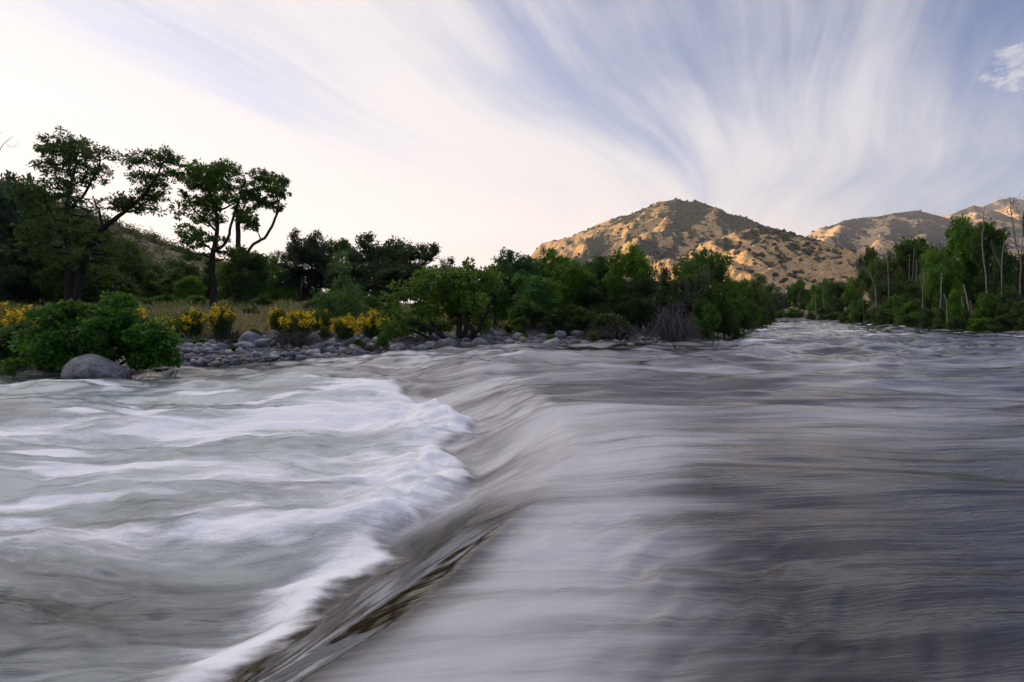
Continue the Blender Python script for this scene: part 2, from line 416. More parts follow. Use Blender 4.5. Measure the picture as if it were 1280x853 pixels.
    h = h - .03 * np.exp(-((lee + .16) / .14) ** 2) * ss(1, 2.5, Y) * (1 - ss(14, 18, Y))
    Z = Z + h * ss(.0, 1.2, -shore_dist(X, Y))
    # foam cover
    fw = np.interp(Y, [1, 3, 4.5, 5.4, 6.3, 8, 9.3, 11, 13, 16, 22], [.18, .24, .32, .5, 1.2, 1.5, 1.2, 2.4, 2.6, 2.2, 1.5])
    foam = np.exp(-np.maximum(lee - .15, 0) / fw) * ss(-.20, .26, lee + .10 * fine + .10 * noise(s * .8, n * 6, 86)) * ss(.6, 1.8, Y) * (1 - ss(13.2, 18, Y))
    foam = foam * np.interp(Y, [4.9, 5.5, 6.2, 8.2, 9.0, 9.9, 14], [1, .72, 1, 1, .62, 1, 1])
    foam = foam * (.92 + .85 * fbm(s * .55, n * 2.6, 4, 90) + .35 * rough)
    # bands of broken water drifting on downstream
    fan = n + .16 * lee
    def bandf(c, w, a, t0, t1=60.): return a * np.exp(-((fan - c) / w) ** 2) * ss(0, 2.5, lee) * (1 - ss(t0, t1, lee))
    band = bandf(12.6, 1.3, .55, 3, 30) + bandf(8.9, 1.0, .35, 1, 12) + bandf(6.6, .6, .40, 2, 9) + bandf(4.4, .5, .28, 2, 7)
    foam = foam + band * (.85 + 1.9 * fbm(s * .45 + n * .2, n * 1.8, 4, 95)) * low
    foam = foam + low * .75 * ss(.02, .45, fbm(s * .35 + n * .3, n * 1.3 - s * .1, 4, 97)) * ss(2.5, 5, Y) * (1 - ss(16, 24, Y))
    # white caps out on the wide reach
    capn = fbm(s * .16, n * .45, 3, 99)
    foam = foam + ss(14, 28, Y) * right * ss(.22, .5, capn + far * .04) * .7
    foam = foam + .9 * np.exp(-((X - 36) / 5) ** 2 - ((Y - 49) / 1.2) ** 2) + .6 * np.exp(-((X - 57) / 6) ** 2 - ((Y - 86) / 3) ** 2)
    milk = low * (1.0 + .85 * fbm(s * .25 - n * .15, n * .6 + s * .08, 3, 101)) * (.5 + .5 * ss(3.5, 7, Y)) * (1 - .75 * ss(13, 22, Y)) + (1 - low) * (.23 + .90 * fbm(s * .12, n * .6, 3, 103) + .07 * mid - .22 * ss(.8, 2.5, X - L) * near + .25 * fbm(s * .35, n * 1.6, 2, 107) - .16 * ss(16, 30, Y))
    milk = milk + .78 * (1 + .7 * fbm(s * .5, n * 2.2, 3, 109)) * ss(-.25 - 1.3 * ss(3.6, 6, Y), .25, X - L) * np.exp(-(np.maximum(X - L - .2, 0) / 1.1) ** 2) * ss(1, 2.5, Y) * (1 - ss(7, 12, Y)) * (1 - low)
    milk = np.where(tongue > .05, milk * (1 - .85 * tongue * (1 - ss(3.6, 5.5, Y))), milk)
    milk = milk + .45 * tongue * ss(4.6, 7, Y) * (.9 + 1.2 * fbm(s * .5, n * 2.4, 3, 111))
    glass = tongue * ss(1, 2, Y) * (1 - ss(3.8, 5.6, Y))
    me = mesh_from('river', np.stack([X, Y, Z], -1).reshape(-1, 3), grid_faces(len(r), len(th), True)[:, ::-1], True, None,
                   {'foam': np.clip(foam, 0, 1.5).ravel(), 'milk': np.clip(milk, 0, 1.4).ravel(), 'glass': glass.ravel(), 'basin': low.ravel(), 'flow': np.stack([s, n, Z * 0], -1).reshape(-1, 3)})
    m, nt = newmat('river_water')
    gl = nd(nt, 'ShaderNodeAttribute', _attribute_name='glass').outputs['Fac']
    fo = nd(nt, 'ShaderNodeAttribute', _attribute_name='foam').outputs['Fac']
    mi = nd(nt, 'ShaderNodeAttribute', _attribute_name='milk').outputs['Fac']
    fl = nd(nt, 'ShaderNodeAttribute', _attribute_name='flow').outputs['Vector']
    pos = nd(nt, 'ShaderNodeNewGeometry').outputs['Position']
    s1 = ntex(nt, mapping(nt, fl, (.55, 4.5, 1)), 1., 5, .6)
    s2 = ntex(nt, mapping(nt, fl, (1.6, 19, 1)), 1., 4, .65)
    s3 = ntex(nt, mapping(nt, fl, (5., 60, 1)), 1., 3, .6)
    fluff = ntex(nt, mapping(nt, pos, (.75, 1.5, 1.5)), 3.4, 7, .7, .8)
    st = mth(nt, 'ADD', mth(nt, 'MULTIPLY', s1, .62), mth(nt, 'MULTIPLY', s2, .38))
    k = mth(nt, 'ADD', mth(nt, 'MULTIPLY', fo, 1.5), mth(nt, 'MULTIPLY', mth(nt, 'SUBTRACT', mth(nt, 'ADD', mth(nt, 'MULTIPLY', st, .45), mth(nt, 'MULTIPLY', fluff, .55)), .5), mth(nt, 'MULTIPLY', mth(nt, 'MULTIPLY_ADD', fo, 4., .2, True), 1.9)))
    ff = mapr(nt, k, .12, 1.15)
    mk = mth(nt, 'ADD', mi, mth(nt, 'MULTIPLY', mth(nt, 'SUBTRACT', st, .5), 1.15))
    mf = mapr(nt, mk, .05, 1.15)
    body = mixc(nt, mf, mixc(nt, gl, (.022, .020, .021), (.018, .012, .004)), mixc(nt, nd(nt, 'ShaderNodeAttribute', _attribute_name='basin').outputs['Fac'], (.47, .455, .455), (.36, .41, .385)))
    c = mixc(nt, ff, body, (.88, .87, .86))
    rgh = mth(nt, 'MULTIPLY', mapr(nt, ff, 0, .8, .085, .75), mapr(nt, gl, 0, 1, 1, .45))
    hgt = mth(nt, 'ADD', mth(nt, 'ADD', mth(nt, 'MULTIPLY', s1, 1.), mth(nt, 'MULTIPLY', s2, .28)), mth(nt, 'MULTIPLY', s3, .012))
    hgt = mth(nt, 'ADD', hgt, mth(nt, 'MULTIPLY', mth(nt, 'MULTIPLY', fluff, ff), 2.6))
    p = nd(nt, 'ShaderNodeBsdfPrincipled', Base__Color=c, Roughness=rgh, IOR=1.333, Normal=bump(nt, mth(nt, 'MULTIPLY', hgt, mapr(nt, gl, 0, 1, 1, .2)), .016, 1.))
    out(nt, p.outputs[0])
    tag(link('river', me, m), 'fast grey river with a white foaming drop on the left', 'river', kind='structure')

# ------------------------------------------------------------------ mountains
def pxl(lst): return [(wx(px, Y), Y, wz(py, Y)) for px, py, Y in lst]
def build_mountain(name, lines, slope, xr, yr, nx, ny, mat, label, amp, sc, seed, dots=0, dr=(3, 6), dcol=(.035, .042, .025), dlabel=None):
    X, Y = np.meshgrid(np.linspace(*xr, nx), np.linspace(*yr, ny))
    def H(X, Y):
        wxp = X + fbm(X * sc * 1.5, Y * sc * 1.5, 3, seed + 5) * 60 * (.002 / sc) * .5
        wyp = Y + fbm(X * sc * 1.5, Y * sc * 1.5, 3, seed + 9) * 60 * (.002 / sc) * .5
        h = ridge_field(wxp, wyp, lines, slope)
        g = ridged(X * sc * 2.2, Y * sc * 1.6, 4, seed)
        hr = ridge_field(X, Y, lines[:1], slope)
        low = ss(0, 1, (hr.max() - h) / hr.max() * 2.2)
        return h + (g - .55) * amp * (.12 + .88 * low), g
    Z, g = H(X, Y)
    gy, gx = np.gradient(Z, (yr[1] - yr[0]) / (ny - 1), (xr[1] - xr[0]) / (nx - 1))
    scrub_shade = .5 - (g - .5) * .9 + np.clip(-gx, -.7, .9) * .55 + (ss(.25, 1., Z / Z.max()) - .4) * .35  # scrub cover, weighted to slopes turned from the sun to deepen their shade
    me = mesh_from(name, np.stack([X, Y, np.maximum(Z, -30)], -1).reshape(-1, 3), grid_faces(ny, nx), True, None, {'scrub': scrub_shade.ravel()})
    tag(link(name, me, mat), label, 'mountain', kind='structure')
    if dots:
        R = np.random.default_rng(seed)
        n = dots * 6
        x = R.uniform(*xr, n); y = R.uniform(*yr, n)
        z, gg = H(x, y)
        dens = fbm(x * sc * 5, y * sc * 5, 3, seed + 33)
        keep = (z > 5) & (R.random(n) < .10 + .9 * ss(-.15, .45, dens - (gg - .55) * .8))
        x, y, z = x[keep][:dots], y[keep][:dots], z[keep][:dots]
        bm = bmesh.new(); bmesh.ops.create_icosphere(bm, subdivisions=1, radius=1)
        bv = np.array([v.co[:] for v in bm.verts]); bf = np.array([[v.index for v in f.verts] for f in bm.faces]); bm.free()
        k = len(x); rad = R.uniform(dr[0], dr[1], k) * R.uniform(.7, 1.2, k)
        V = bv[None] * rad[:, None, None] * R.uniform(.6, 1.25, (k, len(bv), 1)) * np.array([1.15, 1.15, .9])
        V = V + np.stack([x, y, z + rad * .35], -1)[:, None, :]
        Fq = bf[None] + (np.arange(k) * len(bv))[:, None, None]
        me = mesh_from(name + '_scrub', V.reshape(-1, 3), Fq.reshape(-1, 3), False, {'tint': np.repeat(R.uniform(.6, 1.4, k), len(bf))})
        tag(link('scrub', me, LEAF, None, dcol), dlabel, 'scrub', kind='stuff')

def build_mountains():
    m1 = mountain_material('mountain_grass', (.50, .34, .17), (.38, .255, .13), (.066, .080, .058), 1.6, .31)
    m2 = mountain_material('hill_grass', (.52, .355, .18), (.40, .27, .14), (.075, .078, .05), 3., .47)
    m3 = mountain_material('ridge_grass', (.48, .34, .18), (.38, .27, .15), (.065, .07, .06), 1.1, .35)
    main = [pxl([(560, 372, 1750), (640, 330, 1720), (680, 305, 1700), (705, 297, 1680), (735, 284, 1640), (770, 273, 1600), (800, 262, 1560), (825, 253, 1520), (845, 249, 1500),
                 (868, 251, 1510), (888, 260, 1560), (905, 267, 1620), (930, 272, 1700), (960, 285, 1780), (1000, 305, 1850), (1060, 335, 1900)]),
            pxl([(845, 250, 1500), (850, 265, 1400), (828, 285, 1270), (795, 315, 1100), (768, 345, 960)]),
            pxl([(868, 252, 1510), (885, 275, 1380), (872, 300, 1220), (850, 330, 1020)]),
            pxl([(770, 274, 1600), (748, 296, 1450), (715, 325, 1250), (690, 350, 1100)]),
            pxl([(705, 298, 1680), (690, 315, 1540), (660, 345, 1350)]),
            pxl([(905, 268, 1620), (915, 288, 1450), (905, 315, 1200)])]
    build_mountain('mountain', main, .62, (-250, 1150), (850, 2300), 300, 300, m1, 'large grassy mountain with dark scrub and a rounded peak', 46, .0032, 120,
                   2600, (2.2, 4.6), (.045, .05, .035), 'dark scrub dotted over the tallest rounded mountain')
    fore = [pxl([(840, 350, 640), (868, 330, 700), (890, 309, 750), (915, 293, 800), (940, 286, 820), (965, 288, 840), (1000, 299, 860), (1040, 312, 880), (1080, 330, 880), (1150, 355, 880)]),
            pxl([(940, 288, 820), (930, 318, 680), (918, 350, 530)]), pxl([(980, 294, 850), (985, 330, 660), (985, 362, 520)]), pxl([(1040, 312, 880), (1045, 345, 690), (1050, 368, 540)]), pxl([(890, 312, 750), (878, 345, 600)])]
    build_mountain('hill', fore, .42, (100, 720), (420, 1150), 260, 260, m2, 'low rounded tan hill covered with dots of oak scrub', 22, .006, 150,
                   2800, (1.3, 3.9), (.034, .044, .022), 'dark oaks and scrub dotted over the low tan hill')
    back = [pxl([(900, 330, 2500), (960, 303, 2550), (1000, 296, 2600), (1030, 284, 2600), (1055, 275, 2620), (1090, 271, 2640), (1120, 267, 2640), (1145, 264, 2620), (1165, 269, 2640), (1185, 278, 2680), (1240, 295, 2700), (1320, 320, 2700)]),
            pxl([(1055, 275, 2620), (1045, 290, 2400), (1025, 310, 2150), (1000, 340, 1800)]), pxl([(1145, 265, 2620), (1160, 285, 2350), (1165, 310, 2050)]), pxl([(1120, 268, 2640), (1105, 290, 2350), (1090, 320, 1900)])]
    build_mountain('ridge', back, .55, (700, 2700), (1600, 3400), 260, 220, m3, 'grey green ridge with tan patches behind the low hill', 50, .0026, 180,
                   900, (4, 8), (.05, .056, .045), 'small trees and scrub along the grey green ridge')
    b2 = [pxl([(1100, 330, 3100), (1145, 290, 3150), (1180, 271, 3200), (1200, 262, 3200), (1215, 257, 3200), (1235, 263, 3220), (1258, 272, 3250), (1320, 300, 3300)]),
          pxl([(1215, 258, 3200), (1225, 275, 2950), (1235, 300, 2700)]), pxl([(1190, 267, 3200), (1175, 290, 2900)])]
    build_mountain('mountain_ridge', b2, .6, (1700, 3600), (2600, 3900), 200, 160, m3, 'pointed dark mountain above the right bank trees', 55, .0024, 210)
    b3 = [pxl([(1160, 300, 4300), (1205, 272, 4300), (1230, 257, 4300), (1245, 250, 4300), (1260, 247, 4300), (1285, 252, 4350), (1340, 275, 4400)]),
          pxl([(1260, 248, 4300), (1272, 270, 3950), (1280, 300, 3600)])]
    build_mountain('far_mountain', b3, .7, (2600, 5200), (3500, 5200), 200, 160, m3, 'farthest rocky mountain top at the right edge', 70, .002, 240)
    # scrub on the hill behind the left trees
    R = np.random.default_rng(77); n = 5500
    x = R.uniform(-260, -60, n); y = R.uniform(75, 260, n); z = ground_z(x, y)
    keep = (z > 4) & (fbm(x * .03, y * .03, 3, 44) + R.normal(0, .12, n) > -.12); x, y, z = x[keep], y[keep], z[keep]
    k = len(x); rad = R.uniform(.8, 2.4, k)
    P = np.repeat(np.stack([x, y, z], -1), 60, 0) + R.normal(0, .5, (k * 60, 3)) * np.repeat(rad, 60)[:, None] + np.array([0, 0, .6])
    V, F = leaf_quads(P, R.normal(0, .5, P.shape), .55, R)
    me = mesh_from('hillside_scrub', V, F, False, {'tint': np.repeat(R.uniform(.6, 1.3, k), 60)})
    tag(link('scrub', me, LEAF, None, (.045, .058, .03)), 'dark scrub on the hillside behind the left bank trees', 'scrub', kind='stuff')

# ------------------------------------------------------------------ trees
def template(kind, seed):
    """unit trees, about 10 m tall and 5 m in radius before scaling: (trunk mesh, crown mesh)"""
    R = np.random.default_rng(seed); tb = Tubes(); H = 10.; blobs = []; limbs = []
    if kind == 'round':
        for i in range(26):
            z = R.uniform(.08, .93) * H; env = np.sqrt(max(.05, 1 - ((z / H - .42) / .6) ** 2)); a = R.uniform(0, 2 * PI); q = R.uniform(.25, .8) * env * 4.6
            r = R.uniform(.9, 1.7); blobs.append((q * math.cos(a), q * math.sin(a), z, r, r, r * .85))
        n, L, wd = 15000, .42, .5
    elif kind == 'tall':
        for i in range(24):
            z = R.uniform(.30, .95) * H; env = np.sqrt(max(.08, 1 - ((z / H - .6) / .42) ** 2)); a = R.uniform(0, 2 * PI); q = R.uniform(.2, .85) * env * 4.6
            r = R.uniform(.8, 1.6); blobs.append((q * math.cos(a), q * math.sin(a), z, r, r, r * .8))
        n, L, wd = 13000, .42, .5
    elif kind == 'umbrella':
        for i in range(22):
            a = R.uniform(0, 2 * PI); q = R.uniform(.1, .95) * 4.8; z = H * (.92 - .30 * (q / 4.8) ** 2) - R.uniform(0, 1.6)
            r = R.uniform(.8, 1.4); blobs.append((q * math.cos(a), q * math.sin(a), z, r * 1.2, r * 1.2, r * .7))
        n, L, wd = 11000, .42, .5
    elif kind == 'sparse':
        for i in range(24):
            z = R.uniform(.25, .97) * H; env = np.sqrt(max(.1, 1 - ((z / H - .58) / .45) ** 2)); a = R.uniform(0, 2 * PI); q = R.uniform(.3, 1.) * env * 4.6
            r = R.uniform(.5, 1.1); blobs.append((q * math.cos(a), q * math.sin(a), z, r * 1.1, r * 1.1, r))
        n, L, wd = 7000, .36, .4
    elif kind == 'column':
        for i in range(22):
            z = R.uniform(.1, .96) * H; env = max(.15, 1 - z / H); a = R.uniform(0, 2 * PI); q = R.uniform(.2, .9) * env * 4.5
            r = R.uniform(.7, 1.3) * (.5 + env * .7); blobs.append((q * math.cos(a), q * math.sin(a), z, r, r, r))
        n, L, wd = 11000, .40, .4
    elif kind == 'bush':
        for i in range(22):
            z = R.uniform(.05, .9) * H; env = np.sqrt(max(.05, 1 - ((z / H - .25) / .75) ** 2)); a = R.uniform(0, 2 * PI); q = R.uniform(.2, .85) * env * 4.6
            r = R.uniform(1., 1.8); blobs.append((q * math.cos(a), q * math.sin(a), z, r, r, r))
        n, L, wd = 9000, .62, .4
    nst = 1 if kind in ('tall', 'umbrella', 'column') else 4
    for s_ in range(nst):
        a = R.uniform(0, 2 * PI); top = np.array([math.cos(a), math.sin(a), 0]) * R.uniform(.2, 1.2) * (1 if nst == 1 else 1.8) + np.array([0, 0, H * R.uniform(.6, .85)])
        b = np.array([math.cos(a), math.sin(a), 0]) * (.0 if nst == 1 else .25) + np.array([0, 0, -.4])
        p = wiggle(b, top, 12, .02, R); r = np.linspace(.26 if nst == 1 else .13, .04, 12); limbs.append((p, r)); tb.add(p, r, 7)
    trunk_to_blobs(tb, limbs, blobs, R, .018, .06, 2)
    cm = crown_mesh(kind + '_crown', blobs, n, L, R, wd, .3, 9, .26)
    return tb.mesh(kind + '_trunk'), cm
TPL = {}
def tpl(kind, v):
    if (kind, v) not in TPL: TPL[(kind, v)] = template(kind, 300 + hash(kind) % 1 + v * 13 + len(kind) * 101)
    return TPL[(kind, v)]
_tc = [0]
def tree(name, kind, px, Y, top, hw, col, label, group=None, cat='tree', bark=(.10, .08, .065), v=None, base_drop=0., part='trunk'):
    X = wx(px, Y); z = float(ground_z(X, Y)); H = wz(top, Y) - z; w = hw / FPX * Y
    _tc[0] += 1; v = _tc[0] % 3 if v is None else v
    tm, cm = tpl(kind, v)
    t = empty(name, (X, Y, z - base_drop), _tc[0] * 1.7); t.scale = (w / 4.1, w / 4.1, H / (11. if kind in ('tall', 'umbrella', 'sparse') else 10.4))
    tag(t, label, cat, group)
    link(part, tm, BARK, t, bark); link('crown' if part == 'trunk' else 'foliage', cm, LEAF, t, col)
    return t
def hero(name, px0, py0, Y, trunks, blobs, n, L, col, bark, label, group=None, cat='tree', seed=1, depth=1., per=4, sub=9, width=.55, spread=.24, thick=1., part='trunk', rtip=.014, zbase=None, airy=False, shell=.5):
    R = np.random.default_rng(seed); k = Y / FPX; tb = Tubes()
    X = wx(px0, Y); z = float(ground_z(X, Y)) if zbase is None else zbase
    zoff = wz(py0, Y) - z
    def loc(px, py, d=0.): return np.array([(px - px0) * k, d, (py0 - py) * k + zoff])
    limbs = []; ends = {}
    for tr in trunks:
        ph = R.uniform(-1, 1)
        P = [loc(q[0], q[1], depth * ph * .6 * i / len(tr) * (len(tr) * .25)) for i, q in enumerate(tr)]
        for pt, d0 in ends.items():
            if pt == (tr[0][0], tr[0][1]):
                for i in range(len(P)): P[i][1] += d0 * (1 if i == 0 else 1)
        if len(limbs) == 0 or tr[0][1] >= py0 - 8: P[0][2] = min(P[0][2], 0) - .15
        n_ = len(tr) * 4; p = smooth_path(P, n_); p[1:-1] += R.normal(0, .025, (n_ - 2, 3))
        r = np.interp(np.linspace(0, len(tr) - 1, n_), np.arange(len(tr)), [q[2] * k * .5 * thick for q in tr])
        for q, pp in zip(tr, P): ends.setdefault((q[0], q[1]), pp[1])
        limbs.append((p, r)); tb.add(p, r, 8)
    B = []
    for b in blobs:
        rr = (b[2] + b[3]) * .5 * k
        for j in range(2):
            c = loc(b[0], b[1], R.uniform(-1, 1) * depth * 1.5)
            B.append((*c, b[2] * k * .95, rr, b[3] * k * .95))
    if airy:
        for b in list(B):
            d = R.normal(0, 1, 3); d /= np.linalg.norm(d); q = R.uniform(.3, .5)
            B.append((*(np.array(b[:3]) + d * np.array(b[3:]) * 1.15), b[3] * q, b[4] * q, b[5] * q))
    trunk_to_blobs(tb, limbs, B, R, rtip, .06, per)
    t = tag(empty(name, (X, Y, z)), label, cat, group)
    link(part, tb.mesh(name + '_trunk'), BARK, t, bark)
    if n: link('crown' if part == 'trunk' else 'foliage', crown_mesh(name + '_crown', B, n, L, R, width, .25, sub, spread, shell), LEAF, t, col)
    return t

def bare(name, px0, Y, paths, label, group=None, cat='dead tree', col=(.36, .33, .30), twigs=0, seed=3, part='trunk', thick=.5):
    """a leafless trunk with limbs, drawn as (px, py, width px) chains"""
    R = np.random.default_rng(seed); k = Y / FPX; X = wx(px0, Y); z = float(ground_z(X, Y))
    t = tag(empty(name, (X, Y, z)), label, cat, group)
    tb = Tubes(); br = Tubes(); nb = 0
    for j, tr in enumerate(paths):
        P = [np.array([(q[0] - px0) * k, R.normal(0, .15) * (i > 0), wz(q[1], Y) - z]) for i, q in enumerate(tr)]
        if j == 0: P[0][2] = -.3
        n_ = len(tr) * 4; p = smooth_path(P, n_); p[1:-1] += R.normal(0, .02, (n_ - 2, 3))
        r = np.interp(np.linspace(0, len(tr) - 1, n_), np.arange(len(tr)), [q[2] * k * .5 * thick for q in tr])
        (tb if j == 0 else br).add(p, r, 7); nb += j > 0
        for _ in range(twigs):
            i = R.integers(n_ // 3, n_); a = R.uniform(0, 2 * PI)
            e = p[i] + np.array([math.cos(a), math.sin(a), R.uniform(.2, 1.)]) * R.uniform(.4, 1.5)
            br.add(wiggle(p[i], e, 5, .08, R), np.linspace(r[i] * .5 + .008, .008, 5), 4); nb += 1
    link(part, tb.mesh('dead_trunk'), BARK, t, col)
    if nb: link('branch', br.mesh('dead_branches'), BARK, t, col)
    return t

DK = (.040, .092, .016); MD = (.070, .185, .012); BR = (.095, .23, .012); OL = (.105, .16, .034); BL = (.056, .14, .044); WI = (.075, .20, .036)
def build_left_trees():
    hero('cottonwood_tree', 88, 378, 42,
         [[(88, 378, 17), (86, 340, 13), (82, 300, 10), (80, 265, 8), (84, 235, 6), (90, 200, 3)], [(82, 300, 7), (62, 268, 5), (50, 240, 3)], [(80, 265, 6), (106, 238, 4), (124, 200, 2.5)],
          [(94, 378, 15), (102, 340, 12), (114, 305, 10), (130, 285, 9), (152, 268, 7), (175, 250, 5.5), (195, 225, 4), (205, 205, 2.5)], [(130, 285, 5), (124, 262, 3), (118, 246, 2)], [(114, 305, 5), (60, 285, 3), (48, 275, 2)],
          [(175, 250, 4), (196, 248, 3), (210, 240, 2)]],
         [(85, 190, 27, 18), (66, 212, 20, 16), (62, 190, 20, 15), (112, 192, 24, 12), (76, 238, 28, 13), (96, 214, 20, 15), (134, 192, 14, 7), (52, 243, 20, 16), (118, 212, 14, 8), (88, 176, 16, 8), (45, 262, 16, 12), (100, 250, 16, 9),
          (200, 208, 28, 16), (180, 225, 20, 13), (213, 200, 14, 11), (166, 256, 20, 10), (144, 246, 12, 6), (188, 246, 18, 10), (203, 228, 12, 9), (172, 238, 12, 8), (150, 258, 14, 7), (190, 262, 10, 6), (60, 288, 24, 14), (104, 288, 20, 14), (140, 304, 18, 11), (48, 312, 22, 14), (108, 325, 24, 14), (150, 322, 16, 11), (35, 240, 14, 12), (92, 265, 14, 10), (75, 318, 18, 12)],
         22000, .20, (.046, .105, .022), (.045, .035, .028), 'tall dark forked tree with a trunk leaning right and gappy crown', seed=21, sub=17, spread=.13, thick=.72, airy=True, shell=.3, width=.55)
    hero('cottonwood_tree', 268, 378, 44,
         [[(268, 378, 13), (266, 345, 10), (267, 315, 8.5), (272, 290, 7), (270, 265, 5.5), (262, 240, 4), (255, 220, 2.5)], [(267, 315, 6), (283, 303, 5), (290, 280, 4.5), (300, 250, 3.5), (308, 225, 2)], [(270, 265, 4), (290, 256, 3), (310, 240, 1.5)],
          [(272, 290, 4), (252, 272, 3), (238, 255, 2)], [(267, 315, 3.5), (250, 300, 2.5), (232, 290, 1.5)]],
         [(256, 222, 28, 16), (246, 248, 18, 15), (236, 290, 16, 10), (280, 218, 22, 12), (300, 232, 16, 12), (256, 272, 18, 9), (236, 268, 10, 10), (285, 248, 18, 10), (250, 302, 15, 8), (268, 234, 18, 12), (294, 214, 12, 7), (300, 262, 10, 10), (268, 302, 14, 9), (288, 318, 11, 8), (246, 320, 13, 8), (262, 255, 14, 9), (243, 228, 14, 9)],
         15000, .20, (.072, .17, .018), (.05, .04, .032), 'green open crowned tree with a dark straight trunk on the dry grass', seed=33, sub=17, spread=.13, thick=.72, airy=True, shell=.3, width=.55)
    hero('cottonwood_tree', 297, 374, 47,
         [[(297, 374, 8), (297, 335, 8), (297, 300, 8.5), (296, 274, 8), (297, 262, 6)], [(297, 335, 5), (315, 308, 5), (332, 297, 5), (345, 275, 4.5), (350, 255, 3.2), (345, 240, 2)], [(350, 255, 2.5), (357, 240, 1.5)], [(296, 274, 4), (306, 255, 2.5), (316, 238, 1.5)]],
         [(335, 234, 17, 10), (324, 254, 13, 9), (312, 278, 12, 10), (345, 224, 11, 6), (326, 222, 12, 8), (340, 254, 10, 8), (352, 240, 7, 6)],
         7500, .20, (.075, .17, .018), (.085, .07, .058), 'open tree with a broken pole trunk and a limb curving right', seed=37, sub=17, spread=.13, thick=.72, airy=True, shell=.3, width=.55)
    # bare twig reaching in at the far left edge
    bare('dead_tree', -38, 34, [[(-38, 385, 10), (-42, 300, 8), (-36, 235, 6), (-20, 200, 4)], [(-36, 235, 3), (-12, 196, 2), (8, 182, 1.4), (20, 172, .8)], [(8, 182, 1), (14, 183, .8), (21, 176, .6)], [(-20, 200, 2), (-12, 176, 1.2), (2, 165, .7)]],
         'bare dead twig reaching in from the left edge of the photo', col=(.11, .09, .085), seed=9)
    G = 'dark trees behind the left bank meadow'
    tree('cottonwood_tree', 'tall', 6, 46, 206, 40, (.042,.085,.055), 'bluish green tree cut off by the left edge of the photo', v=0)
    tree('cottonwood_tree', 'round', 42, 54, 268, 36, (.036,.07,.034), 'dark bushy tree between the left edge tree and the forked trunks', G)
    tree('oak_tree', 'round', 118, 52, 278, 34, (.042,.09,.018), 'dark leafy tree behind the two leaning forked trunks', G)
    tree('oak_tree', 'round', 150, 56, 300, 26, DK, 'low dark tree just right of the leaning forked trunk', G)
    tree('thicket', 'bush', 95, 45, 318, 36, DK, 'black green thicket around the foot of the forked tree', cat='shrub', part='stem')
    tree('thicket', 'bush', 45, 46, 335, 30, (.024, .045, .024), 'dark thicket on the bank left of the forked tree', cat='shrub', part='stem')
    tree('thicket', 'bush', 140, 47, 340, 24, DK, 'dark thicket on the bank right of the forked tree', cat='shrub', part='stem')
    for px, Y, top, hw, c, lb in ((30, 50, 250, 34, (.036, .075, .03), 'dark bushy tree overlapping the left edge tree'), (-10, 44, 300, 30, (.04, .08, .034), 'low bluish green tree at the very left edge'), (75, 58, 290, 30, DK, 'dark tree filling in behind the upright forked trunk')):
        tree('oak_tree', 'round', px, Y, top, hw, c, lb, G)
    M = 'low shrubs in the dry grass'
    for px, Y, top, hw, c, lb in ((330, 45, 372, 14, OL, 'olive shrub on the grass left of the narrow broom'), (312, 40, 384, 12, (.10, .13, .05), 'grey green shrub in the grass above the airy broom'), (395, 44, 374, 14, (.09, .12, .06), 'grey green shrub left of the pale sapling'), (462, 44, 372, 18, MD, 'green shrub on the grass right of the pale sapling'),
                                  (205, 44, 368, 20, MD, 'green shrub on the grass right of the forked tree'), (245, 46, 370, 16, BR, 'bright shrub at the foot of the straight trunk'), (172, 46, 372, 16, OL, 'olive shrub right of the forked trunk base'), (350, 38, 392, 12, (.09, .12, .06), 'grey green shrub behind the narrow broom'), (490, 38, 378, 16, MD, 'green shrub between the wide broom and the leafy log shrub'), (420, 48, 366, 22, DK, 'dark shrub in the grass behind the pale sapling')):
        tree('shrub', 'bush', px, Y, top, hw, c, lb, M, 'shrub', part='stem')
    for px, Y, top, hw, c, lb in ((318, 31, 411, 7, OL, 'small olive weed in the stones above the long pale slab'), (405, 32, 408, 8, OL, 'small grey green weed right of the fullest broom'), (250, 28, 424, 10, MD, 'green weed at the right foot of the leafy shrub'), (290, 27.5, 430, 6, OL, 'little weed low in the cobbles under the airy broom'),
                                  (448, 30.5, 424, 7, MD, 'green weed on the stones right of the round broom'), (655, 31.5, 418, 7, BR, 'fresh green weed on the stones left of the reeds'), (742, 32, 414, 9, OL, 'olive weed on the stones right of the reeds'), (478, 30, 418, 9, MD, 'green weed left of the dark log')):
        tree('weed', 'bush', px, Y, top, hw, c, lb, 'weeds among the bank stones', 'weed', part='stem')
    W = 'willow shrubs below the brown hillside'
    for px, Y, top, hw, c, lb in ((178, 60, 340, 20, OL, 'grey green willow left of the others below the brown hillside'), (208, 62, 336, 24, OL, 'widest grey green willow below the brown hillside gap'),
                                  (240, 58, 346, 16, BR, 'yellowish green willow close left of the straight dark trunk'), (322, 62, 318, 18, DK, 'dark tree filling the gap under the curved limb'), (262, 64, 328, 22, DK, 'dark tree low behind the straight dark trunk'), (225, 68, 326, 20, DK, 'dark tree at the foot of the brown hillside'), (190, 70, 330, 18, (.04,.085,.024), 'dim tree in the gap right of the forked tree'), (345, 58, 322, 20, MD, 'green shrubby tree between the curved limb and the dark oaks'),
                                  (288, 60, 330, 18, MD, 'leafy shrub between the straight trunk and the pole trunk')):
        tree('willow_shrub', 'round', px, Y, top, hw, c, lb, W, 'shrub', part='stem')
    tree('oak_tree', 'round', 306, 47, 311, 28, (.04,.10,.018), 'small round dark green tree on the grass under the curved limb', v=1)
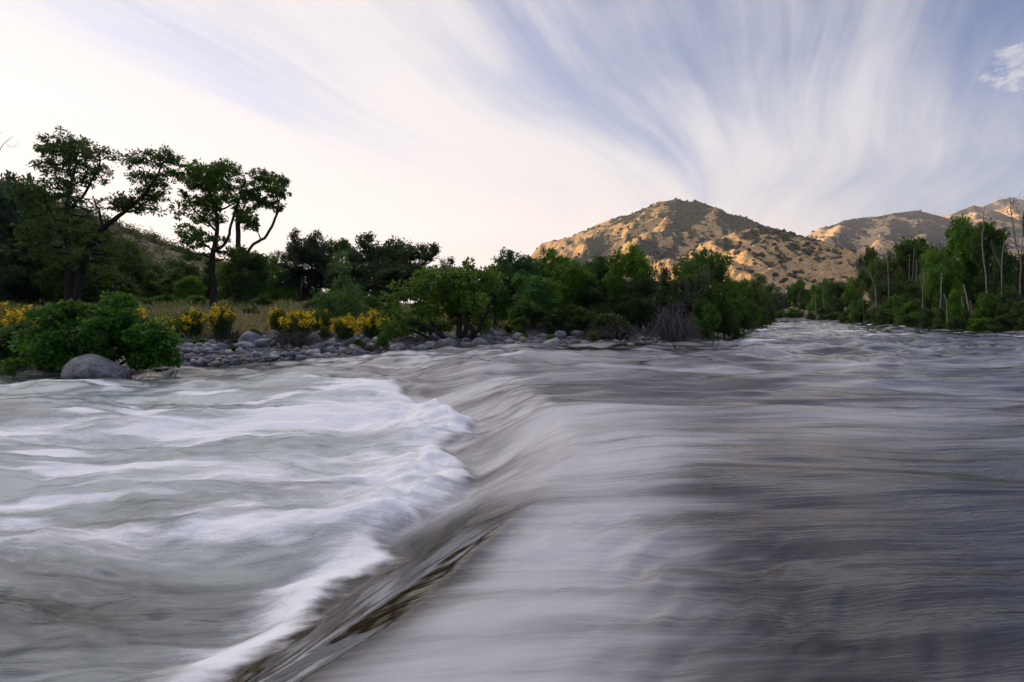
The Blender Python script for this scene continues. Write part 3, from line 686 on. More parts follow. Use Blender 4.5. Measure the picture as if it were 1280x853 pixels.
    for px, Y, top, hw, kd, c, lb in ((385, 60, 283, 30, 'sparse', (.024, .042, .026), 'tallest dark tree of the row, with sky showing through its top'), (383, 61, 300, 28, 'round', (.026, .05, .025), 'dense dark tree low inside the tallest gappy one'),
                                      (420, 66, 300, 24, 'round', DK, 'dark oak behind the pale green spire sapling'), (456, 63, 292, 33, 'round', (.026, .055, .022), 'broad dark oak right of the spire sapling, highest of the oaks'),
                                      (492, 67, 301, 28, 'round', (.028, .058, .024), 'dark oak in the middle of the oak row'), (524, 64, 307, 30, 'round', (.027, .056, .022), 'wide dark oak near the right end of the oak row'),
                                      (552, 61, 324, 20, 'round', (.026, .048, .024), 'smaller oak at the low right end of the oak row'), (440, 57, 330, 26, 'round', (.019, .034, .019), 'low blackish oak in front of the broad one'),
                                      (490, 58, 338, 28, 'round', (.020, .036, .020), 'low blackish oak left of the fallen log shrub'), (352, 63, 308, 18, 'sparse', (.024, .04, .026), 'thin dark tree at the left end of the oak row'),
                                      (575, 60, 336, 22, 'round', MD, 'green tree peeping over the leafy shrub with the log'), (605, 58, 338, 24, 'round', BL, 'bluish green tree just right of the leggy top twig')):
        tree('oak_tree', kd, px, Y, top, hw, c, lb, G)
    bare('dead_sapling', 378, 52, [[(378, 380, 2.6), (378, 362, 2.), (377, 346, .8)]], 'thin grey bare sapling standing in front of the dark oaks', col=(.17, .15, .13))
    # pale green sapling with a spire
    hero('sapling', 425, 402, 36, [[(425, 402, 5), (425, 370, 4), (426, 340, 3), (425, 314, 1.5)], [(425, 398, 3), (410, 375, 2)], [(425, 398, 3), (442, 370, 2)]],
         [(425, 322, 7, 9), (427, 338, 9, 9), (425, 355, 11, 9), (425, 378, 26, 16), (442, 366, 12, 11), (408, 374, 12, 11), (424, 393, 30, 10), (440, 385, 14, 10)],
         7500, .16, (.07, .185, .045), (.09, .075, .06), 'pale green sapling with a narrow spire above a bushy base', seed=41, sub=12, width=.35, spread=.25)
    # leafy shrub with the fallen log
    hero('sycamore_shrub', 572, 432, 32.5,
         [[(572, 434, 8), (574, 405, 7), (568, 380, 5), (555, 350, 3)], [(578, 434, 7), (585, 400, 6), (590, 370, 4), (584, 335, 2), (586, 322, 1)], [(566, 434, 5), (545, 410, 4), (520, 388, 2.5)], [(580, 434, 5), (604, 400, 4), (618, 365, 2)], [(568, 434, 4), (530, 420, 3), (500, 408, 2)]],
         [(545, 348, 24, 10), (515, 362, 18, 10), (572, 348, 20, 13), (520, 392, 26, 13), (500, 408, 20, 10), (550, 380, 26, 15), (590, 372, 18, 18), (585, 330, 6, 7), (610, 350, 18, 13), (538, 408, 22, 9), (600, 398, 14, 14), (530, 345, 12, 7), (488, 372, 8, 6), (560, 365, 22, 12), (490, 420, 12, 7), (575, 395, 16, 12)],
         9500, .20, (.085, .185, .016), (.055, .045, .038), 'leafy bright green shrub leaning over the dark log at the waterline', cat='shrub', seed=45, sub=14, width=.75, spread=.2, part='stem', depth=.9)
    bare('fallen_log', 568, 31.6, [[(568, 430, 6), (545, 413, 7), (520, 404, 6.5), (498, 399, 4.5)], [(536, 410, 3), (537, 420, 2)]], 'dark fallen log sloping through the leafy shrub to the rocks', cat='log', col=(.055, .050, .055), part='log', thick=.8)
    bare('driftwood', 580, 31.0, [[(580, 436, 2.5), (573, 426, 2.2), (569, 418, 1.4)]], 'short pale stick propped against the rocks below the log', cat='stick', col=(.30, .26, .22), part='stem')
    bare('driftwood', 590, 31.2, [[(590, 435, 3), (592, 415, 3), (581, 404, 2.5)]], 'dark broken stump at the foot of the leafy shrub', cat='stump', col=(.03, .025, .025), thick=2.5, part='stem')

def build_middle_trees():
    G = 'green trees along the middle of the far bank'
    for px, Y, top, hw, kd, c, lb, nm in (
        (640, 41, 309, 34, 'tall', BL, 'bluish green tree at the left end of the middle thicket', 'alder_tree'), (635, 40, 345, 30, 'round', (.05,.12,.034), 'rounded tree right beside the leaning leafy shrub', 'alder_tree'),
        (665, 36, 345, 30, 'round', WI, 'soft willow drooping over the grey rocks', 'willow_tree'), (692, 41, 306, 22, 'tall', MD, 'green tree with a thin peak left of the mountain peak', 'alder_tree'),
        (712, 38, 328, 28, 'round', MD, 'dense green tree right of the thin peaked one', 'alder_tree'), (748, 40, 320, 20, 'tall', BL, 'tree with a small tuft just left of the bright domed tree', 'alder_tree'),
        (745, 37, 345, 28, 'round', (.04,.09,.02), 'dark low tree below the tufted one', 'alder_tree'), (788, 37.5, 309, 28, 'round', (.085,.21,.014), 'bright green domed tree under the mountain slope', 'willow_tree'),
        (800, 36, 350, 26, 'round', (.036,.075,.02), 'dark lower tree beneath the bright domed one', 'alder_tree'), (850, 42, 326, 14, 'sparse', MD, 'thin tufted tree between the domed tree and the end tree', 'alder_tree'),
        (882, 41, 316, 33, 'round', (.055,.14,.014), 'tall tree at the right end of the middle thicket', 'alder_tree'), (862, 38, 345, 26, 'round', (.07,.12,.026), 'olive tree behind the grey dead brush', 'alder_tree'),
        (612, 38, 338, 24, 'round', (.06, .15, .02), 'green tree linking the leafy shrub to the willow', 'alder_tree'), (730, 42, 335, 26, 'round', (.05, .12, .02), 'green tree between the dense one and the tufted one', 'alder_tree'), (765, 40, 330, 24, 'round', (.045, .11, .02), 'dark green tree left of the bright dome', 'alder_tree'),
        (828, 40, 338, 24, 'round', (.05, .11, .02), 'green tree right of the bright dome', 'alder_tree'), (675, 43, 325, 26, 'round', (.05, .125, .03), 'green tree between the bluish one and the thin peaked one', 'alder_tree'),
        (905, 44, 346, 18, 'round', MD, 'low green tree at the water end of the thicket', 'alder_tree')):
        tree(nm, kd, px, Y, top, hw, c, lb, G)
    S = 'shrubs at the foot of the middle thicket'
    for px, Y, top, hw, c, lb in ((880, 36, 373, 17, (.085, .18, .028), 'bright lime green shrub right of the grey dead brush'), (905, 40, 388, 16, DK, 'dark shrub dipping into the water past the lime shrub'),
                                  (695, 34, 388, 18, (.035, .07, .02), 'dark green shrub above the rocks under the thin peaked tree'), (720, 34.5, 380, 20, DK, 'blackish shrub in the hollow of the middle thicket'), (760, 33.5, 392, 24, DK, 'blackish shrub left of the dead brush'),
                                  (650, 34, 398, 14, OL, 'yellow green shrub on the rocks beside the willow'), (690, 31.6, 418, 9, (.09, .18, .03), 'tuft of bright green reeds on the rocks at the waterline'),
                                  (928, 56, 350, 18, MD, 'green shrub at the point where the bank turns away'), (945, 72, 352, 18, OL, 'olive shrub farther up the left shore'), (922, 50, 372, 16, DK, 'dark shrub standing in the water at the point'), (955, 95, 366, 14, DK, 'small dark shrub farthest up the left shore')):
        tree('shrub', 'bush', px, Y, top, hw, c, lb, S, 'shrub', part='stem')
    bare('dead_tree', 818, 38.5, [[(818, 425, 4), (820, 370, 3), (815, 322, 1)], [(820, 375, 2), (828, 345, 1.4), (826, 318, .8)], [(819, 385, 2), (806, 350, 1.3), (808, 325, .7)], [(820, 365, 1.6), (834, 335, .8)]],
         'grey leafless tree rising between the bright dome and the end tree', col=(.12, .10, .105), twigs=14, seed=15)
    bare('dead_tree', 868, 36.5, [[(868, 420, 4), (868, 375, 3), (872, 335, 1)], [(868, 380, 2), (880, 350, 1.3), (885, 340, .8)], [(868, 390, 2), (856, 352, 1.2)]],
         'grey leafless branches in front of the end tree of the thicket', col=(.14, .12, .125), twigs=12, seed=16)
    # brush: a tangle of thin grey stems
    def brush(px, Y, w, h, nst, label, col, seed):
        R = np.random.default_rng(seed); X = wx(px, Y); z = float(ground_z(X, Y)); tb = Tubes()
        for i in range(nst):
            a = R.uniform(0, 2 * PI); b = np.array([math.cos(a), math.sin(a), 0]) * R.uniform(0, w * .5); b[2] = -.2
            q = R.random(); e = np.array([math.cos(a) * (.25 + q) * w, math.sin(a) * (.25 + q) * w, h * R.uniform(.15, 1.) * (1.05 - .75 * q)])
            m_ = (b + e) / 2 + np.array([0, 0, h * R.uniform(.05, .5)]) + R.normal(0, .16, 3)
            p = smooth_path([b, m_, e, e + R.normal(0, .3, 3) - np.array([0, 0, R.uniform(-.1, .35) * h])], 9)
            tb.add(p, np.linspace(.018, .006, 9), 4)
        t = tag(empty('dead_brush', (X, Y, z)), label, 'brush'); link('stem', tb.mesh('brush_stems'), BARK, t, col)
    brush(842, 32.6, 1.35, 2.5, 300, 'tangle of grey dead brush hanging at the water under the olive tree', (.17, .145, .15), 61)
    brush(768, 33., 1.7, 1.1, 160, 'low grey dead brush on the rocks left of the big tangle', (.15, .12, .12), 62)
    brush(745, 32.6, 1.1, .8, 110, 'small brown dead brush among the cobbles below the thicket', (.10, .08, .06), 63)
    brush(460, 28.8, .75, .38, 120, 'flat heap of dark driftwood twigs at the waterline', (.07, .05, .05), 64)
    brush(365, 29.5, 1.3, .9, 150, 'grey dead brush under the twin yellow brooms', (.12, .10, .09), 65)
    brush(290, 29.8, .9, .7, 100, 'dark dead brush under the airy yellow broom', (.07, .06, .045), 66)
    for px, Y, dx, hh, sd, lb in ((850, 27.5, -.25, .55, 71, 'leaning pair of dark stems in the water below the dead brush'), (886, 28, .2, .8, 72, 'tall dark stems in the water with white splash at their foot'), (897, 38, .1, .9, 73, 'thin dark stems in the water beside the dipping shrub'), (918, 42, -.1, 1.0, 74, 'sparse stems in the water off the point'), (330, 24.5, .6, .3, 75, 'thin wiry twigs in the water in front of the cobble bank'), (148, 18.2, .6, .25, 76, 'dry wiry twigs at the right foot of the big boulder')):
        R = np.random.default_rng(sd); X = wx(px, Y); tb = Tubes(); z = float(level(X, Y)) - .4
        for i in range(5):
            b = np.array([R.uniform(-.25, .25), R.uniform(-.2, .2), 0]); e = b + np.array([dx + R.normal(0, .15), R.normal(0, .1), hh * R.uniform(.5, 1.) + .4])
            tb.add(wiggle(b, e, 6, .05, R), np.linspace(.018, .008, 6), 5)
        t = tag(empty('dead_reed', (X, Y, z)), lb, 'stems'); link('stem', tb.mesh('water_stems'), BARK, t, (.035, .03, .03))

def build_right_trees():
    G = 'trees along the right bank'
    L = [(958, 205, 358, 15, 'round', OL, 'olive tree farthest left on the far shore'), (998, 195, 347, 12, 'tall', MD, 'tall dark green tree right of the bare brown tree'), (972, 215, 366, 18, 'round', DK, 'dim tree behind the bare brown one on the far shore'),
         (1022, 172, 357, 10, 'round', BR, 'bright green tree with pale stems on the far shore'), (1034, 180, 346, 11, 'tall', OL, 'olive tall tree beside the pale stemmed one'), (1050, 150, 353, 18, 'round', DK, 'very dark broad tree at the far right shore'),
         (1012, 190, 362, 13, 'round', DK, 'dark tree between the tall green and the bright one'), (1066, 142, 344, 10, 'tall', BR, 'light green slim tree left of the leaning white trunk'), (1088, 108, 304, 16, 'tall', (.045,.10,.018), 'dark topped tree over the leaning white trunk'),
         (1100, 104, 318, 17, 'sparse', OL, 'thin olive tree hanging around the leaning white trunk'), (1122, 105, 312, 16, 'sparse', OL, 'airy olive tree left of the spreading dark crown'), (1147, 104, 287, 29, 'umbrella', (.042,.10,.016), 'spreading dark crown on pale stems against the ridge'),
         (1130, 108, 335, 24, 'round', (.036,.075,.018), 'dim tree under the spreading dark crown'), (1163, 92, 312, 16, 'sparse', OL, 'olive tree between the spreading crown and the bright giant'), (1165, 98, 340, 22, 'round', DK, 'shadowy tree behind the olive one on the right bank'),
         (1200, 80, 272, 25, 'tall', (.08,.21,.012), 'biggest bright green tree of the right bank'), (1180, 78, 318, 18, 'tall', (.075,.2,.012), 'bright green bough tree spreading left of the giant'), (1205, 84, 325, 32, 'round', DK, 'black green tree filling in under the bright giant'),
         (1236, 76, 277, 22, 'tall', (.048,.12,.016), 'green tree between the bright giant and the tall bare pole'), (1248, 82, 330, 30, 'round', DK, 'dark tree low behind the tall bare pole'), (1282, 66, 262, 14, 'column', (.024, .048, .02), 'dark narrow tree cut off by the right edge'),
         (1272, 76, 318, 22, 'round', DK, 'dark tree low at the right edge of the photo'), (1150, 92, 352, 20, 'round', DK, 'dark undergrowth tree below the olive crowns')]
    for px, Y, top, hw, kd, c, lb in L: tree('riverside_tree', kd, px, Y, top, hw, c, lb, G, bark=(.20, .18, .16))
    S = 'shrubs along the right bank'
    for i, (px, Y, top, hw, c, lb) in enumerate([
        (957, 188, 381, 9, (.07, .16, .025), 'small bright round shrub at the far left of the far shore'), (975, 185, 388, 10, OL, 'olive low shrub below the bare brown tree'), (992, 175, 384, 10, MD, 'green shrub under the tall dark green tree'), (1014, 155, 389, 6, (.07, .15, .03), 'tiny bright ball shrub at the far waterline'),
        (1030, 150, 384, 10, DK, 'dark shrub right of the tiny ball shrub'), (1045, 142, 388, 12, DK, 'dark shrub below the very dark broad tree'), (1076, 112, 373, 15, (.065,.15,.016), 'rounded green shrub left of the leaning white trunk foot'), (1062, 122, 385, 10, DK, 'dark shrub at the water left of the rounded green one'),
        (1098, 100, 380, 12, DK, 'dark shrub at the foot of the leaning white trunk'), (1118, 96, 368, 14, MD, 'green shrub below the airy olive tree'), (1105, 93, 388, 12, (.05, .1, .025), 'light shrub at the water right of the leaning trunk'), (1140, 86, 372, 15, MD, 'green shrub below the spreading crown'),
        (1135, 80, 392, 14, DK, 'dark shrub overhanging the water below the pale stems'), (1160, 75, 385, 14, DK, 'dark shrub at the water left of the stub trunks'), (1182, 68, 382, 14, DK, 'dark shrub among the stub trunks'), (1195, 66, 360, 12, MD, 'green shrub high behind the stub trunks'),
        (1196, 63, 393, 11, (.06, .115, .025), 'lime shrub at the foot of the cluster of stub trunks'), (1240, 60, 362, 20, (.07,.17,.016), 'large green shrub below the tall bare pole'), (1228, 58, 394, 14, MD, 'green shrub at the water below the bare pole'), (1214, 62, 380, 12, DK, 'dark shrub between the stub cluster and the pole'),
        (1262, 58, 352, 16, (.04, .085, .022), 'green shrub behind the bare tree at the right edge'), (1278, 55, 372, 14, (.05, .1, .025), 'green shrub cut by the right edge'), (1255, 56, 392, 16, DK, 'dark shrub at the water near the right edge')]):
        tree('shrub', 'bush', px, Y, top, hw, c, lb, S, 'shrub', part='stem', base_drop=.3)
    D = 'pale dead trunks on the right bank'; P = (.33, .31, .29)
    bare('dead_tree', 1097, 100, [[(1097, 390, 3.2), (1095, 365, 3), (1089, 348, 2.6), (1083, 336, 1.8)], [(1091, 352, 1.4), (1097, 338, .9)], [(1089, 348, 1.2), (1076, 330, .7)]], 'leaning white trunk in front of the dark topped tree', D, col=P, seed=81, thick=.45)
    bare('dead_tree', 1112, 99, [[(1112, 375, 2), (1111, 345, 1.8), (1110, 322, 1)], [(1111, 350, 1.2), (1097, 338, .8)]], 'thin upright pale trunk inside the airy olive tree', D, col=P, seed=82)
    for j, (px, a, b) in enumerate(((1136, 358, 318), (1140, 355, 312), (1144, 356, 325))):
        bare('dead_tree', px, 98, [[(px, a + 25, 1.8), (px, a, 1.6), (px + 1, b, 1)]], ('left', 'tallest middle', 'right')[j] + ' one of three close pale stems under the spreading crown', D, col=(.34, .30, .28), seed=83 + j)
    bare('dead_tree', 1150, 84, [[(1155, 408, 2), (1153, 385, 3), (1153, 360, 2.6), (1156, 340, 1.8)], [(1153, 362, 1.5), (1150, 345, 1)]], 'wavy pale trunk below the olive tree', D, col=P, seed=88)
    bare('dead_tree', 1178, 74, [[(1174, 396, 3), (1176, 365, 2.8), (1178, 342, 2)]], 'straight pale trunk under the left bough of the giant', D, col=P, seed=89)
    bare('dead_tree', 1185, 66, [[(1185, 398, 3), (1183, 382, 3), (1180, 368, 2)]], 'short leaning stub left in the stub trunks', D, col=P, seed=90)
    bare('dead_tree', 1188, 67, [[(1188, 396, 2), (1188, 370, 1.6)]], 'slim upright stub beside the short leaning one', D, col=P, seed=91)
    bare('dead_tree', 1204, 63, [[(1206, 405, 3), (1203, 390, 3), (1200, 372, 2)]], 'grey stub left of the tall stub pair', D, col=P, seed=92)
    bare('dead_tree', 1214, 62, [[(1214, 408, 4.5), (1210, 385, 4), (1206, 356, 2.4)]], 'tallest leaning stub of the pair near the lime shrub', D, col=(.40, .33, .29), seed=93)
    bare('dead_tree', 1219, 61.5, [[(1219, 405, 3), (1216, 390, 3), (1212, 376, 2)]], 'shorter stub close right of the tallest leaning stub', D, col=(.40, .33, .29), seed=94)
    bare('dead_tree', 1233, 64, [[(1234, 395, 3), (1233, 360, 3), (1231, 310, 2.6), (1229, 280, 2), (1230, 258, 1)], [(1231, 300, 1.2), (1234, 296, .7)]], 'tall thin bare pole rising above the right bank trees', D, col=P, seed=95)
    bare('dead_tree', 1253, 68, [[(1254, 370, 3), (1254, 330, 2.6), (1255, 300, 1.5)], [(1252, 336, 2), (1243, 318, 1.6), (1237, 302, 1)]], 'forked pale trunk between the bare pole and the edge tree', D, col=P, seed=96)
    bare('dead_tree', 1277, 57, [[(1277, 410, 4), (1277, 360, 3.6), (1275, 330, 3.2), (1268, 302, 2.6), (1263, 270, 2.2), (1261, 250, 1.2)], [(1275, 330, 2), (1278, 290, 1.6), (1270, 258, 1)], [(1264, 275, 1.2), (1258, 262, .7)], [(1263, 265, 1.2), (1268, 250, .7)]],
         'tall bare tree with fine twigs at the right edge', D, col=(.26, .22, .20), twigs=9, seed=97)
    bare('dead_tree', 980, 203, [[(980, 400, 3), (980, 375, 2), (980, 352, 1)], [(980, 380, 1.4), (974, 360, .8)], [(980, 378, 1.4), (987, 358, .8)], [(980, 385, 1.2), (970, 372, .8)]], 'bare brown tree on the far shore', col=(.16, .13, .12), twigs=30, seed=98)
    for j, (px, Y, a, b) in enumerate(((1018, 150, 395, 368), (1029, 150, 392, 360), (1077, 110, 385, 352))):
        bare('dead_tree', px, Y, [[(px + 3, a, 1.6), (px + 1, (a + b) / 2, 1.5), (px, b, 1)]], ('leaning pale stem at the bright far shore tree', 'upright pale stem right of the bright far shore tree', 'short pale stem left of the leaning white trunk')[j], D, col=P, seed=101 + j)
    for j, px in enumerate((948, 962, 978, 992)):
        Y = 118 + j * 6; R = np.random.default_rng(120 + j); tb = Tubes(); X = wx(px, Y)
        for i in range(12):
            b = np.array([R.uniform(-1.6, 1.6), R.uniform(-.5, .5), -.2]); tb.add(wiggle(b, b + np.array([R.normal(0, .5), 0, R.uniform(.3, 1.1)]), 4, .05, R), np.linspace(.07, .03, 4), 5)
        tb.add(wiggle((-2, 0, .05), (2, 0, .1), 8, .02, R), np.full(8, .14), 6)
        t = tag(empty('driftwood', (X, Y, 0)), ('leftmost', 'second from left', 'second from right', 'rightmost')[j] + ' of the driftwood snags in the far water', 'driftwood', 'driftwood snags in the far water'); link('stem', tb.mesh('snag'), BARK, t, (.06, .05, .05))

# ------------------------------------------------------------------ near bank shrubs, broom, grass
def broom(px, Y, top, hw, label, flowers, seed, green=(.075, .13, .02), open_=.0):
    X = wx(px, Y); z = float(ground_z(X, Y)); H = wz(top, Y) - z; w = hw / FPX * Y; R = np.random.default_rng(seed)
    t = tag(empty('broom_shrub', (X, Y, z)), label, 'shrub', 'yellow flowering broom shrubs')
    tb = Tubes(); n = 70
    for i in range(n):
        a = R.uniform(0, 2 * PI); q = math.sqrt(R.random()); e = np.array([math.cos(a) * q * w, math.sin(a) * q * w * .8, H * (1 - .35 * q * q) * R.uniform(.7, 1.)])
        tb.add(wiggle((e[0] * .25, e[1] * .25, -.1), e, 5, .04, R), np.linspace(.016, .006, 5), 4)
    link('stem', tb.mesh('broom_stems'), BARK, t, (.07, .085, .03))
    m_ = 3200; a = R.uniform(0, 2 * PI, m_); q = np.sqrt(R.random(m_)); u = R.uniform(.15, 1., m_)
    env = H * (1 - .35 * q * q) * (1 + .12 * noise(a * 1.3, q * 3, seed))
    P = np.stack([np.cos(a) * q * w * (.35 + .65 * u), np.sin(a) * q * w * .8 * (.35 + .65 * u), env * u], -1)
    O = np.zeros_like(P); O[:, 2] = 2.2
    V, F = leaf_quads(P, O, .20, R, .13, -.3)
    link('foliage', mesh_from('broom_leaves', V, F, False, {'tint': R.uniform(.6, 1.3, m_)}), LEAF, t, green)
    m_ = flowers * 2; k = max(8, m_ // 30); ca = R.uniform(0, 2 * PI, k); cq = np.sqrt(R.random(k)) * 1.02; wh = R.integers(0, k, m_)
    ch = H * (1 - .35 * cq * cq) * np.where(R.random(k) < .75, R.uniform(.88, 1.03, k), R.uniform(.5 - open_, .9, k))
    C = np.stack([np.cos(ca) * cq * w, np.sin(ca) * cq * w * .8, ch], -1)
    P = C[wh] + R.normal(0, 1, (m_, 3)) * np.array([.07, .07, .085])
    O = R.normal(0, .6, P.shape); V, F = leaf_quads(P, O, .085, R, .9, 0)
    tag(link('blossom', mesh_from('broom_blossom', V, F, False, {'tint': R.uniform(.6, 1.5, m_)}), PETAL, t), kind='stuff')
def build_bank_plants():
    hero('leafy_shrub', 125, 462, 20.2, [[(125, 464, 5), (110, 430, 4), (95, 395, 2)], [(130, 464, 5), (140, 420, 4), (135, 380, 2)], [(120, 464, 4), (80, 440, 3), (50, 425, 2)], [(135, 464, 4), (180, 435, 3), (205, 425, 2)]],
         [(100, 392, 22, 11), (135, 378, 20, 10), (70, 400, 18, 11), (160, 398, 22, 13), (190, 415, 22, 13), (212, 432, 18, 14), (120, 410, 32, 18), (75, 425, 30, 18), (48, 440, 20, 14), (110, 440, 40, 16), (165, 430, 34, 18), (195, 448, 26, 10), (40, 455, 16, 8), (70, 452, 26, 10), (150, 410, 22, 12), (150, 375, 10, 7), (90, 384, 10, 7)],
         16000, .155, (.040, .15, .014), (.05, .05, .03), 'big dark green broad leaved shrub right behind the boulder', cat='shrub', seed=51, sub=22, width=.75, spread=.17, part='stem', depth=.55, zbase=-.1)
    tree('shrub', 'bush', 20, 21.5, 402, 30, (.05, .11, .025), 'fresh green undergrowth below the leftmost broom', None, 'shrub', part='stem')
    for a in ((16, 24., 379, 34, 'yellow broom at the left edge left of the leafy shrub', 900, 1), (155, 27, 377, 24, 'yellow broom showing over the top of the leafy shrub', 700, 2), (208, 29, 400, 22, 'low yellow broom at the right shoulder of the leafy shrub', 350, 3),
              (240, 30, 388, 19, 'yellow broom just right of the leafy shrub, left of the airy one', 520, 4), (278, 30.5, 382, 17, 'airy yellow broom with scattered flowers above dark brush', 420, 5, ), (348, 31.5, 387, 13, 'small narrow broom joined to the left of the twin clump', 300, 6),
              (372, 31, 390, 22, 'fullest yellow broom above the grey rocks and dead brush', 800, 7), (400, 34, 388, 18, 'mostly green broom right of the fullest one', 160, 8), (432, 31.5, 397, 18, 'round yellow broom below the pale green sapling', 560, 9), (466, 33, 390, 20, 'wide flat yellow broom left of the leafy log shrub', 700, 10),
              (640, 34.5, 402, 14, 'small faded broom on the rocks beside the willow', 90, 11)):
        broom(*a)
    # dry grass meadow and greener tufts
    R = np.random.default_rng(88); n = 60000
    px = R.uniform(-60, 720, n); Y = R.uniform(26, 62, n); X = (px - 640) / FPX * Y
    d = shore_dist(X, Y); g = fbm(X * .3, Y * .3, 3, 140)
    keep = (d > 6.5 + g * 5) & (R.random(n) < .35 + .9 * ss(-.3, .3, g)); X, Y = X[keep], Y[keep]; n = len(X); Z = ground_z(X, Y)
    g2 = fbm(X * .15, Y * .15, 3, 145)
    h = R.uniform(.28, .72, n) * (1 + .5 * noise(X * .5, Y * .5, 142)); a = R.uniform(0, PI, n); w = .022
    lean = R.normal(0, .22, (n, 2)); V = np.empty((n, 4, 3))
    for j, (sx, u) in enumerate(((-1, 0), (1, 0), (.7, .6), (-.7, 1.))):
        V[:, j, 0] = X + np.cos(a) * w * sx + lean[:, 0] * u * u; V[:, j, 1] = Y + np.sin(a) * w * sx + lean[:, 1] * u * u; V[:, j, 2] = Z + h * u - (.05 if u == 0 else 0)
    F = np.arange(n * 4).reshape(n, 4); gr = g2 + R.normal(0, .12, n) > .1
    for sel, nm, col, lb in ((~gr, 'dry_grass', (.42, .32, .15), 'tall dry tan grass on the flat behind the cobbles'), (gr, 'green_grass', (.20, .23, .06), 'patches of green weeds among the dry grass')):
        q = V[sel].reshape(-1, 3); me = mesh_from(nm, q, np.arange(len(q)).reshape(-1, 4), False, {'tint': R.uniform(.65, 1.3, len(q) // 4)})
        tag(link(nm, me, LEAF, None, col), lb, 'grass', kind='stuff')

